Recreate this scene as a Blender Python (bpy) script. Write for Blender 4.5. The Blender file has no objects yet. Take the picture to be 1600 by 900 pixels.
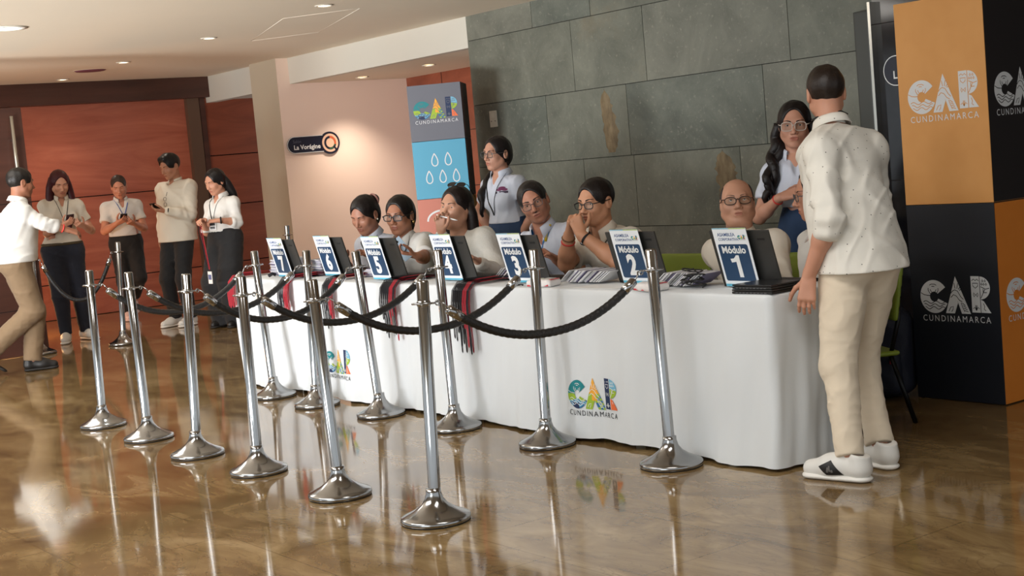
import bpy, bmesh, math, random
import numpy as np
from mathutils import Vector, Matrix
random.seed(7)
S = bpy.context.scene
COL = S.collection
PI = math.pi
QUICK = False            # coarse figures while iterating

# ------------------------------------------------------------------ camera
FOC, YAW, PITCH, ROLL, CAMH = 2246.745, .939762916, .0899754478, -.0895339696, 1.43
_fw = np.array([-math.sin(YAW)*math.cos(PITCH), math.cos(YAW)*math.cos(PITCH), -math.sin(PITCH)])
_r0 = np.array([math.cos(YAW), math.sin(YAW), 0.0]); _u0 = np.cross(_r0, _fw)
_r = math.cos(ROLL)*_r0+math.sin(ROLL)*_u0
_u = -math.sin(ROLL)*_r0+math.cos(ROLL)*_u0
cam = bpy.data.cameras.new('camera'); camo = bpy.data.objects.new('camera', cam); COL.objects.link(camo)
cam.sensor_width = 36.0; cam.lens = FOC/1600*36; cam.clip_start = .05; cam.clip_end = 200
camo.matrix_world = Matrix(((_r[0], _u[0], -_fw[0], 0), (_r[1], _u[1], -_fw[1], 0), (_r[2], _u[2], -_fw[2], CAMH), (0, 0, 0, 1)))
S.camera = camo

# ------------------------------------------------------------------ light and exposure
S.view_settings.view_transform = 'Standard'; S.view_settings.look = 'None'
S.view_settings.gamma = 1; S.view_settings.use_curve_mapping = False
S.view_settings.exposure = 0.25
W = bpy.data.worlds.new('world'); S.world = W; W.use_nodes = True
W.node_tree.nodes['Background'].inputs[0].default_value = (.90, .96, 1.0, 1)
W.node_tree.nodes['Background'].inputs[1].default_value = .70

def area(name, loc, aim, size, power, col, sy=None, spread=PI):
    l = bpy.data.lights.new(name, 'AREA'); l.energy = power; l.color = col; l.size = size; l.spread = spread
    if sy: l.shape = 'RECTANGLE'; l.size_y = sy
    o = bpy.data.objects.new(name, l); COL.objects.link(o); o.location = loc
    o.rotation_euler = (Vector(aim)-Vector(loc)).to_track_quat('-Z', 'Y').to_euler()
    return o
# unseen, assumed sources added: ceiling lamps of the hall in front of the desk, and daylight from the entrance side behind the camera
area('assumed_hall_lamp', (-6.0, .6, 2.74), (-6.0, .9, 0), 3.2, 150, (.98, .98, .97), 2.0)
area('assumed_hall_lamp', (-11.3, 3.0, 2.74), (-11.3, 3.3, 0), 2.4, 50, (1, .96, .9), 1.6)
area('assumed_daylight', (-1.5, -5.5, 2.3), (-7.5, 6.0, .9), 4.5, 150, (.90, .97, 1.0), 2.6)
area('ceiling_fill', (-7.5, -1.6, .15), (-10.5, 4.6, 2.77), 2.2, 240, (.97, .98, 1), 1.2, math.radians(95))  # unseen fill added near the floor to brighten the ceiling
area('ceiling_fill', (-12.5, -.2, .15), (-13.5, 4.2, 2.77), 1.6, 95, (1, .97, .93), 1.2, math.radians(95))  # second added fill, for the far part of the ceiling
area('assumed_hall_lamp', (-3.4, 3.3, 2.74), (-3.6, 4.0, 0), 1.6, 40, (1, .97, .93), 1.2)  # one more assumed, unseen lamp, near the right end of the desk

_pl = bpy.data.lights.new('assumed_door_glow', 'POINT'); _pl.energy = 30; _pl.color = (1, .46, .16); _pl.shadow_soft_size = .12      # assumed unseen light behind the open door leaf, added to tint panel and floor orange
_po = bpy.data.objects.new('assumed_door_glow', _pl); COL.objects.link(_po); _po.location = (-15.2, 4.55, .45)

# ------------------------------------------------------------------ helpers
def lin(c):
    return tuple(((v/255)/12.92 if v/255 <= .04045 else ((v/255+.055)/1.055)**2.4) for v in c)
_M = {}
def mat(name, rgb, rough=.6, metal=0.0, spec=.5, var=0.0, vscale=8.0, bump=0.0, bscale=60.0, coat=0.0, emit=None, alpha=None, sheen=0.0, sss=0.0):
    if name in _M: return _M[name]
    m = bpy.data.materials.new(name); m.use_nodes = True; nt = m.node_tree; b = nt.nodes['Principled BSDF']
    c = lin(rgb)+(1,)
    b.inputs['Base Color'].default_value = c; b.inputs['Roughness'].default_value = rough
    b.inputs['Metallic'].default_value = metal; b.inputs['Specular IOR Level'].default_value = spec
    b.inputs['Coat Weight'].default_value = coat
    if sheen: b.inputs['Sheen Weight'].default_value = sheen
    if sss:
        b.inputs['Subsurface Weight'].default_value = sss; b.inputs['Subsurface Radius'].default_value = (.012, .005, .003)
        b.inputs['Subsurface Scale'].default_value = 1.0
    tc = None
    if var or bump:
        tc = nt.nodes.new('ShaderNodeTexCoord')
    if var:
        n = nt.nodes.new('ShaderNodeTexNoise'); n.inputs['Scale'].default_value = vscale; n.inputs['Detail'].default_value = 4
        nt.links.new(tc.outputs['Object'], n.inputs['Vector'])
        mx = nt.nodes.new('ShaderNodeMix'); mx.data_type = 'RGBA'
        mx.inputs['A'].default_value = tuple(v*(1-var) for v in c[:3])+(1,); mx.inputs['B'].default_value = tuple(min(1, v*(1+var)) for v in c[:3])+(1,)
        nt.links.new(n.outputs['Fac'], mx.inputs['Factor']); nt.links.new(mx.outputs['Result'], b.inputs['Base Color'])
    if bump:
        n2 = nt.nodes.new('ShaderNodeTexNoise'); n2.inputs['Scale'].default_value = bscale; n2.inputs['Detail'].default_value = 3
        nt.links.new(tc.outputs['Object'], n2.inputs['Vector'])
        bp = nt.nodes.new('ShaderNodeBump'); bp.inputs['Strength'].default_value = bump; bp.inputs['Distance'].default_value = .004
        nt.links.new(n2.outputs['Fac'], bp.inputs['Height']); nt.links.new(bp.outputs['Normal'], b.inputs['Normal'])
    if emit:
        b.inputs['Emission Color'].default_value = lin(emit[0])+(1,); b.inputs['Emission Strength'].default_value = emit[1]
    if alpha is not None: b.inputs['Alpha'].default_value = alpha
    _M[name] = m
    return m

def glass_mat(name, rgb=(235, 240, 240), gloss=.02):
    if name in _M: return _M[name]
    m = bpy.data.materials.new(name); m.use_nodes = True; nt = m.node_tree; nt.nodes.clear()
    o = nt.nodes.new('ShaderNodeOutputMaterial'); t = nt.nodes.new('ShaderNodeBsdfTransparent'); g = nt.nodes.new('ShaderNodeBsdfGlossy')
    t.inputs[0].default_value = lin(rgb)+(1,); g.inputs['Roughness'].default_value = .22
    mx = nt.nodes.new('ShaderNodeMixShader'); mx.inputs[0].default_value = gloss
    nt.links.new(t.outputs[0], mx.inputs[1]); nt.links.new(g.outputs[0], mx.inputs[2]); nt.links.new(mx.outputs[0], o.inputs[0])
    _M[name] = m
    return m

def empty(name, loc=(0, 0, 0), rz=0.0):
    o = bpy.data.objects.new(name, None); COL.objects.link(o); o.location = loc; o.rotation_euler = (0, 0, rz)
    o.empty_display_size = .1
    return o
def tag(o, label=None, cat=None, group=None, kind=None):
    if label: o['label'] = label
    if cat: o['category'] = cat
    if group: o['group'] = group
    if kind: o['kind'] = kind
    return o
def copy_tree(o, parent=None):
    c = o.copy(); COL.objects.link(c)
    if parent is not None: c.parent = parent
    for ch in list(o.children): copy_tree(ch, c)
    return c

class MB:
    """collects polygons; build() links them as one mesh object"""
    def __init__(s): s.v = []; s.f = []; s.mi = []; s.sm = []; s.mats = []
    def m(s, material):
        if material not in s.mats: s.mats.append(material)
        return s.mats.index(material)
    def poly(s, pts, material, smooth=False):
        b = len(s.v); s.v.extend([tuple(p) for p in pts]); s.f.append(list(range(b, b+len(pts)))); s.mi.append(s.m(material)); s.sm.append(smooth)
    def faces(s, verts, faces, material, smooth=False):
        b = len(s.v); s.v.extend([tuple(p) for p in verts]); k = s.m(material)
        for f in faces: s.f.append([i+b for i in f]); s.mi.append(k); s.sm.append(smooth)
    def box(s, lo, hi, material, M=None, bev=0.0):
        lo = Vector(lo); hi = Vector(hi); bm = bmesh.new(); bmesh.ops.create_cube(bm, size=1)
        c = (lo+hi)/2; d = hi-lo
        for v in bm.verts: v.co = Vector((v.co.x*d.x, v.co.y*d.y, v.co.z*d.z))+c
        if bev: bmesh.ops.bevel(bm, geom=list(bm.edges), offset=bev, segments=2, affect='EDGES', profile=.7)
        s.bm(bm, material, M)
    def bm(s, bm, material, M=None, smooth=False):
        bm.verts.index_update(); V = [(M @ v.co if M else v.co.copy()) for v in bm.verts]
        s.faces(V, [[v.index for v in f.verts] for f in bm.faces], material, smooth); bm.free()
    def tube(s, pts, r, material, n=8, closed=False, cap=True, smooth=True, flat=None):
        P = [Vector(p) for p in pts]; N = len(P); R = r if hasattr(r, '__len__') else [r]*N
        T = []
        for i in range(N):
            a = P[(i-1) % N] if (closed or i > 0) else P[i]; b = P[(i+1) % N] if (closed or i < N-1) else P[i]
            t = (b-a); T.append(t.normalized() if t.length > 1e-9 else Vector((0, 0, 1)))
        u = T[0].orthogonal().normalized(); V = []
        if flat is not None: u = (Vector(flat)-T[0]*Vector(flat).dot(T[0])).normalized()
        for i in range(N):
            if flat is not None:
                fl = Vector(flat); u2 = fl-T[i]*fl.dot(T[i]); u = u2.normalized() if u2.length > 1e-6 else u
            else:
                u = u-T[i]*u.dot(T[i]); u = u.normalized() if u.length > 1e-9 else T[i].orthogonal().normalized()
            w = T[i].cross(u)
            ru, rw = R[i] if hasattr(R[i], '__len__') else (R[i], R[i])
            for k in range(n):
                a = 2*PI*(k+.5)/n; V.append(P[i]+u*(ru*math.cos(a))+w*(rw*math.sin(a)))
        F = []
        for i in range(N if closed else N-1):
            j = (i+1) % N
            for k in range(n): F.append([i*n+k, i*n+(k+1) % n, j*n+(k+1) % n, j*n+k])
        if cap and not closed: F.append(list(range(n-1, -1, -1))); F.append([(N-1)*n+k for k in range(n)])
        s.faces(V, F, material, smooth)
    def lathe(s, prof, material, n=32, c=(0, 0, 0), M=None, smooth=True, cap=True):
        V = []; F = []
        for r, z in prof:
            for k in range(n):
                a = 2*PI*k/n; p = Vector((c[0]+r*math.cos(a), c[1]+r*math.sin(a), c[2]+z)); V.append(M @ p if M else p)
        for i in range(len(prof)-1):
            for k in range(n): F.append([i*n+k, i*n+(k+1) % n, (i+1)*n+(k+1) % n, (i+1)*n+k])
        if cap:
            if prof[0][0] > 1e-5: F.append(list(range(n-1, -1, -1)))
            if prof[-1][0] > 1e-5: F.append([(len(prof)-1)*n+k for k in range(n)])
        s.faces(V, F, material, smooth)
    def prism(s, pts, fn, t, material):
        """2D polygon -> fn(x,y,depth) extruded from depth 0 to t"""
        n = len(pts); V = [fn(x, y, 0) for x, y in pts]+[fn(x, y, t) for x, y in pts]
        F = [list(range(n-1, -1, -1)), list(range(n, 2*n))]+[[i, (i+1) % n, n+(i+1) % n, n+i] for i in range(n)]
        s.faces(V, F, material)
    def strip(s, pts, w, fn, d, material, closed=False):
        """thin drawn line along 2D pts at depth d"""
        n = len(pts); A = []; B = []
        for i in range(n):
            a = pts[i-1] if (closed or i > 0) else pts[i]; b = pts[(i+1) % n] if (closed or i < n-1) else pts[i]
            tx, ty = b[0]-a[0], b[1]-a[1]; l = math.hypot(tx, ty) or 1; nx, ny = -ty/l*w/2, tx/l*w/2
            A.append(fn(pts[i][0]+nx, pts[i][1]+ny, d)); B.append(fn(pts[i][0]-nx, pts[i][1]-ny, d))
        V = A+B; F = [[i, (i+1) % n, n+(i+1) % n, n+i] for i in range(n if closed else n-1)]
        s.faces(V, [f[::-1] for f in F], material)
    def text(s, txt, x, y, size, fn, d, material, bold=0.0, align='LEFT', sx=1.0, space=1.0):
        V, F = text_mesh(txt, size, bold, align, space)
        s.faces([fn(x+a*sx, y+b, d) for a, b in V], F, material)
    def build(s, name, parent=None, loc=None):
        me = bpy.data.meshes.new(name); me.from_pydata([tuple(v) for v in s.v], [], s.f); me.update()
        for m_ in s.mats: me.materials.append(m_)
        me.polygons.foreach_set('material_index', s.mi); me.polygons.foreach_set('use_smooth', s.sm)
        bm = bmesh.new(); bm.from_mesh(me); bmesh.ops.remove_doubles(bm, verts=list(bm.verts), dist=1e-6)
        bm.to_mesh(me); bm.free()
        o = bpy.data.objects.new(name, me); COL.objects.link(o)
        if parent is not None: o.parent = parent
        if loc is not None: o.location = loc
        return o

_T = {}
def text_mesh(txt, size, bold, align, space):
    k = (txt, size, bold, align, space)
    if k in _T: return _T[k]
    cu = bpy.data.curves.new('lettering', 'FONT'); cu.body = txt; cu.size = size; cu.offset = bold*size
    cu.align_x = align; cu.space_character = space; cu.resolution_u = 3
    o = bpy.data.objects.new('lettering', cu); COL.objects.link(o); bpy.context.view_layer.update()
    me = bpy.data.meshes.new_from_object(o.evaluated_get(bpy.context.evaluated_depsgraph_get()))
    V = [(v.co.x, v.co.y) for v in me.vertices]; F = [list(p.vertices) for p in me.polygons]
    # make every face look up
    G = []
    for f in F:
        ar = sum(V[f[i]][0]*V[f[(i+1) % len(f)]][1]-V[f[(i+1) % len(f)]][0]*V[f[i]][1] for i in range(len(f)))
        G.append(f if ar > 0 else f[::-1])
    bpy.data.objects.remove(o); bpy.data.curves.remove(cu); bpy.data.meshes.remove(me)
    _T[k] = (V, G)
    return _T[k]

def plane_fn(o, ux, uy, nrm):
    o, ux, uy, nrm = Vector(o), Vector(ux), Vector(uy), Vector(nrm)
    return lambda x, y, d: o+ux*x+uy*y+nrm*d
# ------------------------------------------------------------------ implicit surfaces for bodies and cloth
class Shape:
    def __init__(s): s.ops = []; s.M = None
    def frame(s, M=None): s.M = M; return s
    def _op(s, kind, fun, lo, hi, k):
        s.ops.append((kind, fun, np.array(lo, float), np.array(hi, float), k, s.M))
    def cone(s, a, b, ra, rb, k=.02, op='+', sq=None):
        """tapered capsule; sq=(axis vector, factor): squash along that axis"""
        a = np.array(a, float); b = np.array(b, float); ra = max(ra, 1e-4); rb = max(rb, 1e-4)
        L = np.linalg.norm(b-a)
        if L < 1e-5: b = a+np.array([0, 0, 1e-3]); L = 1e-3
        if sq is None and abs(ra-rb) > .9*L: rb = ra-.9*L*np.sign(ra-rb)
        if sq is None:
            def fun(x, y, z):
                ba = b-a; l2 = ba@ba; rr = ra-rb; a2 = l2-rr*rr; il2 = 1/l2
                px, py, pz = x-a[0], y-a[1], z-a[2]
                yy = px*ba[0]+py*ba[1]+pz*ba[2]; zz = yy-l2
                qx, qy, qz = px*l2-ba[0]*yy, py*l2-ba[1]*yy, pz*l2-ba[2]*yy
                x2 = qx*qx+qy*qy+qz*qz; y2 = yy*yy*l2; z2 = zz*zz*l2
                kk = np.sign(rr)*rr*rr*x2
                d = (np.sqrt(x2*a2*il2)+yy*rr)*il2-ra
                d = np.where(np.sign(zz)*a2*z2 > kk, np.sqrt(x2+z2)*il2-rb, np.where(np.sign(yy)*a2*y2 < kk, np.sqrt(x2+y2)*il2-ra, d))
                return d
        else:
            ax = np.array(sq[0], float); ax /= np.linalg.norm(ax); fac = sq[1]
            def fun(x, y, z):
                ba = b-a; l2 = ba@ba
                px, py, pz = x-a[0], y-a[1], z-a[2]
                t = np.clip((px*ba[0]+py*ba[1]+pz*ba[2])/l2, 0, 1)
                qx, qy, qz = px-ba[0]*t, py-ba[1]*t, pz-ba[2]*t
                w = qx*ax[0]+qy*ax[1]+qz*ax[2]
                e = w*(1/fac-1)
                qx, qy, qz = qx+ax[0]*e, qy+ax[1]*e, qz+ax[2]*e
                return (np.sqrt(qx*qx+qy*qy+qz*qz)-(ra+(rb-ra)*t))*min(1, .5+.5*fac)
        R = max(ra, rb)
        s._op(op, fun, np.minimum(a, b)-R, np.maximum(a, b)+R, k); return s
    def ell(s, c, r, k=.02, op='+', R=None):
        c = np.array(c, float); r = np.array(r, float)
        if R is not None: R = np.array(R, float)
        def fun(x, y, z):
            px, py, pz = x-c[0], y-c[1], z-c[2]
            if R is not None:
                px, py, pz = (px*R[0, 0]+py*R[1, 0]+pz*R[2, 0], px*R[0, 1]+py*R[1, 1]+pz*R[2, 1], px*R[0, 2]+py*R[1, 2]+pz*R[2, 2])
            k0 = np.sqrt((px/r[0])**2+(py/r[1])**2+(pz/r[2])**2); k1 = np.sqrt((px/r[0]**2)**2+(py/r[1]**2)**2+(pz/r[2]**2)**2)+1e-9
            return k0*(k0-1)/k1
        m = r if R is None else np.full(3, r.max())
        s._op(op, fun, c-m, c+m, k); return s
    def box(s, c, half, rnd=.005, k=.0, op='+', R=None):
        c = np.array(c, float); hf = np.array(half, float)-rnd
        if R is not None: R = np.array(R, float)
        def fun(x, y, z):
            px, py, pz = x-c[0], y-c[1], z-c[2]
            if R is not None:
                px, py, pz = (px*R[0, 0]+py*R[1, 0]+pz*R[2, 0], px*R[0, 1]+py*R[1, 1]+pz*R[2, 1], px*R[0, 2]+py*R[1, 2]+pz*R[2, 2])
            qx, qy, qz = abs(px)-hf[0], abs(py)-hf[1], abs(pz)-hf[2]
            return np.sqrt(np.maximum(qx, 0)**2+np.maximum(qy, 0)**2+np.maximum(qz, 0)**2)+np.minimum(np.maximum(qx, np.maximum(qy, qz)), 0)-rnd
        m = np.array(half, float) if R is None else np.full(3, np.linalg.norm(half))
        s._op(op, fun, c-m, c+m, k); return s
    def plane(s, p, n, k=0.0):
        """keep the side the normal points away from"""
        p = np.array(p, float); n = np.array(n, float); n = n/np.linalg.norm(n)
        s._op('|', lambda x, y, z: (x-p[0])*n[0]+(y-p[1])*n[1]+(z-p[2])*n[2], p, p, k); return s
    def shell(s, t): s._op('s', t, [0]*3, [0]*3, 0); return s
    def warp(s, fun): s._op('w', fun, [0]*3, [0]*3, 0); return s
    def field(s, h):
        lo = np.full(3, 1e9); hi = -lo
        corners = []
        for kind, fun, a, b, k, M in s.ops:
            if kind in '+-':
                C = np.array([[(a, b)[i][0], (a, b)[j][1], (a, b)[l][2]] for i in (0, 1) for j in (0, 1) for l in (0, 1)])
                if M is not None: C = C@M[:3, :3].T+M[:3, 3]
                A, B = C.min(0), C.max(0); corners.append((A, B))
                if kind == '+': lo = np.minimum(lo, A); hi = np.maximum(hi, B)
            else: corners.append(None)
        lo = lo-4*h; hi = hi+4*h; n = np.ceil((hi-lo)/h).astype(int)+1
        f = np.full(n, .08, np.float32); ax = [(lo[i]+h*np.arange(n[i])).astype(np.float32) for i in range(3)]
        for (kind, fun, a, b, k, M), cb in zip(s.ops, corners):
            if kind in '+-':
                mg = max(k, 0)+3*h+(.01 if kind == '+' else 0); i0 = np.clip(np.floor((cb[0]-mg-lo)/h).astype(int), 0, n); i1 = np.clip(np.ceil((cb[1]+mg-lo)/h).astype(int)+1, 0, n)
                if (i1 <= i0).any(): continue
                sl = tuple(slice(i0[i], i1[i]) for i in range(3))
            else: sl = (slice(None),)*3
            if kind == 's': f = np.abs(f)-np.float32(fun); continue
            x = ax[0][sl[0]][:, None, None]; y = ax[1][sl[1]][None, :, None]; z = ax[2][sl[2]][None, None, :]
            if M is not None:
                x, y, z = x-np.float32(M[0, 3]), y-np.float32(M[1, 3]), z-np.float32(M[2, 3])
                Q = M[:3, :3].astype(np.float32); x, y, z = (x*Q[0, 0]+y*Q[1, 0]+z*Q[2, 0], x*Q[0, 1]+y*Q[1, 1]+z*Q[2, 1], x*Q[0, 2]+y*Q[1, 2]+z*Q[2, 2])
            d = np.asarray(fun(x, y, z), np.float32); g = f[sl]
            if kind == 'w': f[sl] = g+d
            elif kind == '+':
                if k > 0:
                    t = np.clip(.5+.5*(g-d)/k, 0, 1); f[sl] = g+(d-g)*t-k*t*(1-t)
                else: f[sl] = np.minimum(g, d)
            else:
                if kind == '-': d = -d
                if k > 0:
                    t = np.clip(.5-.5*(g-d)/k, 0, 1); f[sl] = g+(d-g)*t+k*t*(1-t)
                else: f[sl] = np.maximum(g, d)
        return f, lo
    def mesh(s, h):
        if QUICK: h = h*1.8
        f, lo = s.field(h)
        return surface_nets(f, lo, h)

def surface_nets(f, lo, h):
    n = np.array(f.shape)-1; s = f < 0
    def C(a, o): return a[o[0]:o[0]+n[0], o[1]:o[1]+n[1], o[2]:o[2]+n[2]]
    offs = [(i, j, k) for i in (0, 1) for j in (0, 1) for k in (0, 1)]
    c = np.zeros(n, np.int8)
    for o in offs: c += C(s, o)
    I = np.argwhere((c > 0) & (c < 8))
    if len(I) == 0: return np.zeros((0, 3)), np.zeros((0, 4), int)
    idx = np.full(n, -1, np.int64); idx[I[:, 0], I[:, 1], I[:, 2]] = np.arange(len(I))
    acc = np.zeros((len(I), 3)); cnt = np.zeros(len(I))
    val = {o: f[I[:, 0]+o[0], I[:, 1]+o[1], I[:, 2]+o[2]].astype(float) for o in offs}
    for a in offs:
        for d in range(3):
            if a[d]: continue
            b = list(a); b[d] = 1; b = tuple(b); fa, fb = val[a], val[b]; m = (fa < 0) != (fb < 0)
            t = fa[m]/(fa[m]-fb[m]); p = np.tile(np.array(a, float), (m.sum(), 1)); p[:, d] += t
            acc[m] += p; cnt[m] += 1
    V = lo+h*(I+acc/cnt[:, None])
    Q = []
    for d in range(3):
        e, g = (d+1) % 3, (d+2) % 3
        sl0 = [slice(0, f.shape[i]) for i in range(3)]; sl1 = list(sl0); sl0[d] = slice(0, n[d]); sl1[d] = slice(1, n[d]+1)
        s0, s1 = s[tuple(sl0)], s[tuple(sl1)]; E = np.argwhere(s0 != s1)
        E = E[(E[:, e] > 0) & (E[:, g] > 0) & (E[:, e] < n[e]) & (E[:, g] < n[g])]
        inside = s0[E[:, 0], E[:, 1], E[:, 2]]
        def id_(de, dg):
            J = E.copy(); J[:, e] -= de; J[:, g] -= dg; return idx[J[:, 0], J[:, 1], J[:, 2]]
        q = np.stack([id_(1, 1), id_(0, 1), id_(0, 0), id_(1, 0)], 1)
        q[~inside] = q[~inside][:, ::-1]; Q.append(q)
    return V, np.concatenate(Q)

def relax(V, Q, it, lam=.5):
    if it == 0: return V
    e = np.concatenate([Q[:, [0, 1]], Q[:, [1, 2]], Q[:, [2, 3]], Q[:, [3, 0]]])
    for _ in range(it):
        acc = np.zeros_like(V); c = np.zeros(len(V))
        for a, b in ((0, 1), (1, 0)):
            for k in range(3): acc[:, k] += np.bincount(e[:, a], V[e[:, b], k], len(V))
            c += np.bincount(e[:, a], minlength=len(V))
        V = V+lam*(acc/np.maximum(c, 1)[:, None]-V)
    return V

def np_obj(name, pieces, mats, parent=None, matfn=None):
    """pieces: list of (V, Q); one mesh object"""
    V = np.concatenate([p[0] for p in pieces]); off = 0; Qs = []
    for v, q in pieces: Qs.append(q+off); off += len(v)
    Q = np.concatenate(Qs); me = bpy.data.meshes.new(name)
    me.vertices.add(len(V)); me.vertices.foreach_set('co', V.astype(np.float32).ravel())
    me.loops.add(Q.size); me.loops.foreach_set('vertex_index', Q.ravel().astype(np.int32))
    me.polygons.add(len(Q)); me.polygons.foreach_set('loop_start', (np.arange(len(Q))*4).astype(np.int32))
    for m in mats: me.materials.append(m)
    if matfn is not None: me.polygons.foreach_set('material_index', matfn(V[Q].mean(1)).astype(np.int32))
    me.polygons.foreach_set('use_smooth', np.ones(len(Q), bool)); me.update(calc_edges=True); me.validate()
    o = bpy.data.objects.new(name, me); COL.objects.link(o)
    if parent is not None: o.parent = parent
    return o
def shape_obj(name, sh, h, material, parent=None, it=1, matfn=None):
    V, Q = sh.mesh(h)
    if len(V) == 0: return None
    return np_obj(name, [(relax(V, Q, it), Q)], material if isinstance(material, (list, tuple)) else [material], parent, matfn)

def folds(seed, amp, f1=14.0, f2=31.0, zs=.45):
    """soft cloth creases: thin ridges along wandering lines"""
    r = np.random.RandomState(seed); a = r.uniform(-1, 1, (6, 3)); a /= np.linalg.norm(a, axis=1)[:, None]; a[:, 2] *= zs+.3; ph = r.uniform(0, 6, 6)
    d = lambda i, x, y, z, f: f*(a[i, 0]*x+a[i, 1]*y+a[i, 2]*z)+ph[i]
    def fun(x, y, z):
        w1 = np.sin(d(0, x, y, z, f1)+1.4*np.sin(d(1, x, y, z, f1*.8)))+.75*np.sin(d(2, x, y, z, f1*1.3)+1.2*np.sin(d(3, x, y, z, f1*.6)))
        w2 = np.sin(d(4, x, y, z, f2)+1.6*np.sin(d(5, x, y, z, f2*.5)))+.8*np.sin(d(1, x, y, z, f2*1.2)+1.3*np.sin(d(0, x, y, z, f2*.45)))
        return -amp*(1.5*np.exp(-(w1*1.9)**2)+.8*np.exp(-(w2*1.7)**2)-.75+.25*w1)
    return fun
# ------------------------------------------------------------------ room shell
def noise_mat(name, stops, scale=3.0, detail=6, rough=.6, stretch=(1, 1, 1), bump=0.0, spec=.5, dist=0.0, coat=0.0, rot=(0, 0, 0)):
    if name in _M: return _M[name]
    m = bpy.data.materials.new(name); m.use_nodes = True; nt = m.node_tree; b = nt.nodes['Principled BSDF']
    tc = nt.nodes.new('ShaderNodeTexCoord'); mp = nt.nodes.new('ShaderNodeMapping'); mp.inputs['Scale'].default_value = stretch; mp.inputs['Rotation'].default_value = rot
    n = nt.nodes.new('ShaderNodeTexNoise'); n.inputs['Scale'].default_value = scale; n.inputs['Detail'].default_value = detail; n.inputs['Distortion'].default_value = dist; n.inputs['Roughness'].default_value = .62
    r = nt.nodes.new('ShaderNodeValToRGB'); r.color_ramp.elements.remove(r.color_ramp.elements[1])
    r.color_ramp.elements[0].position = stops[0][0]; r.color_ramp.elements[0].color = lin(stops[0][1])+(1,)
    for p, c in stops[1:]: e = r.color_ramp.elements.new(p); e.color = lin(c)+(1,)
    L = nt.links.new; L(tc.outputs['Object'], mp.inputs[0]); L(mp.outputs[0], n.inputs['Vector']); L(n.outputs['Fac'], r.inputs[0]); L(r.outputs[0], b.inputs['Base Color'])
    b.inputs['Roughness'].default_value = rough; b.inputs['Specular IOR Level'].default_value = spec; b.inputs['Coat Weight'].default_value = coat
    if bump:
        bp = nt.nodes.new('ShaderNodeBump'); bp.inputs['Strength'].default_value = bump; bp.inputs['Distance'].default_value = .006
        L(n.outputs['Fac'], bp.inputs['Height']); L(bp.outputs[0], b.inputs['Normal'])
    _M[name] = m
    return m

def floor_material():
    m = bpy.data.materials.new('polished brown marble'); m.use_nodes = True; nt = m.node_tree; b = nt.nodes['Principled BSDF']; L = nt.links.new; N = nt.nodes.new
    tc = N('ShaderNodeTexCoord'); mp = N('ShaderNodeMapping'); mp.inputs['Rotation'].default_value = (0, 0, .35); mp.inputs['Scale'].default_value = (1, 2.3, 1)
    L(tc.outputs['Object'], mp.inputs[0])
    n1 = N('ShaderNodeTexNoise'); n1.inputs['Scale'].default_value = 1.3; n1.inputs['Detail'].default_value = 8; n1.inputs['Distortion'].default_value = 1.4; n1.inputs['Roughness'].default_value = .62
    L(mp.outputs[0], n1.inputs['Vector'])
    r = N('ShaderNodeValToRGB'); cr = r.color_ramp; cr.elements[0].position = .28; cr.elements[0].color = lin((98, 76, 48))+(1,); cr.elements[1].position = .75; cr.elements[1].color = lin((172, 147, 108))+(1,)
    e = cr.elements.new(.46); e.color = lin((126, 101, 65))+(1,); e = cr.elements.new(.58); e.color = lin((146, 121, 82))+(1,)
    L(n1.outputs['Fac'], r.inputs[0])
    # veins
    n2 = N('ShaderNodeTexNoise'); n2.inputs['Scale'].default_value = 1.9; n2.inputs['Detail'].default_value = 7; n2.inputs['Distortion'].default_value = 2.4
    L(mp.outputs[0], n2.inputs['Vector'])
    ab = N('ShaderNodeMath'); ab.operation = 'SUBTRACT'; ab.inputs[1].default_value = .5; L(n2.outputs['Fac'], ab.inputs[0])
    a2 = N('ShaderNodeMath'); a2.operation = 'ABSOLUTE'; L(ab.outputs[0], a2.inputs[0])
    mr = N('ShaderNodeMapRange'); mr.inputs['From Min'].default_value = 0; mr.inputs['From Max'].default_value = .018; mr.inputs['To Min'].default_value = .38; mr.inputs['To Max'].default_value = 0; L(a2.outputs[0], mr.inputs['Value'])
    mx = N('ShaderNodeMix'); mx.data_type = 'RGBA'; L(mr.outputs[0], mx.inputs['Factor']); L(r.outputs[0], mx.inputs['A']); mx.inputs['B'].default_value = lin((92, 70, 44))+(1,)
    # tile joints and a slight tone per tile
    br = N('ShaderNodeTexBrick'); br.inputs['Scale'].default_value = 1.0; br.inputs['Mortar Size'].default_value = .0035; br.inputs['Brick Width'].default_value = .9; br.inputs['Row Height'].default_value = .6
    br.inputs['Color1'].default_value = (.96, .96, .96, 1); br.inputs['Color2'].default_value = (1.03, 1.03, 1.03, 1); br.inputs['Mortar'].default_value = (.74, .71, .66, 1); br.offset = .5
    L(tc.outputs['Object'], br.inputs['Vector'])
    mu = N('ShaderNodeMix'); mu.data_type = 'RGBA'; mu.blend_type = 'MULTIPLY'; mu.inputs['Factor'].default_value = 1; L(mx.outputs['Result'], mu.inputs['A']); L(br.outputs['Color'], mu.inputs['B'])
    L(mu.outputs['Result'], b.inputs['Base Color'])
    b.inputs['Roughness'].default_value = .07; b.inputs['Specular IOR Level'].default_value = .62
    bp = N('ShaderNodeBump'); bp.inputs['Strength'].default_value = .05; bp.inputs['Distance'].default_value = .004
    n3 = N('ShaderNodeTexNoise'); n3.inputs['Scale'].default_value = 5.0; n3.inputs['Detail'].default_value = 2; L(tc.outputs['Object'], n3.inputs['Vector'])
    L(n3.outputs['Fac'], bp.inputs['Height']); L(bp.outputs[0], b.inputs['Normal'])
    return m

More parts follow.
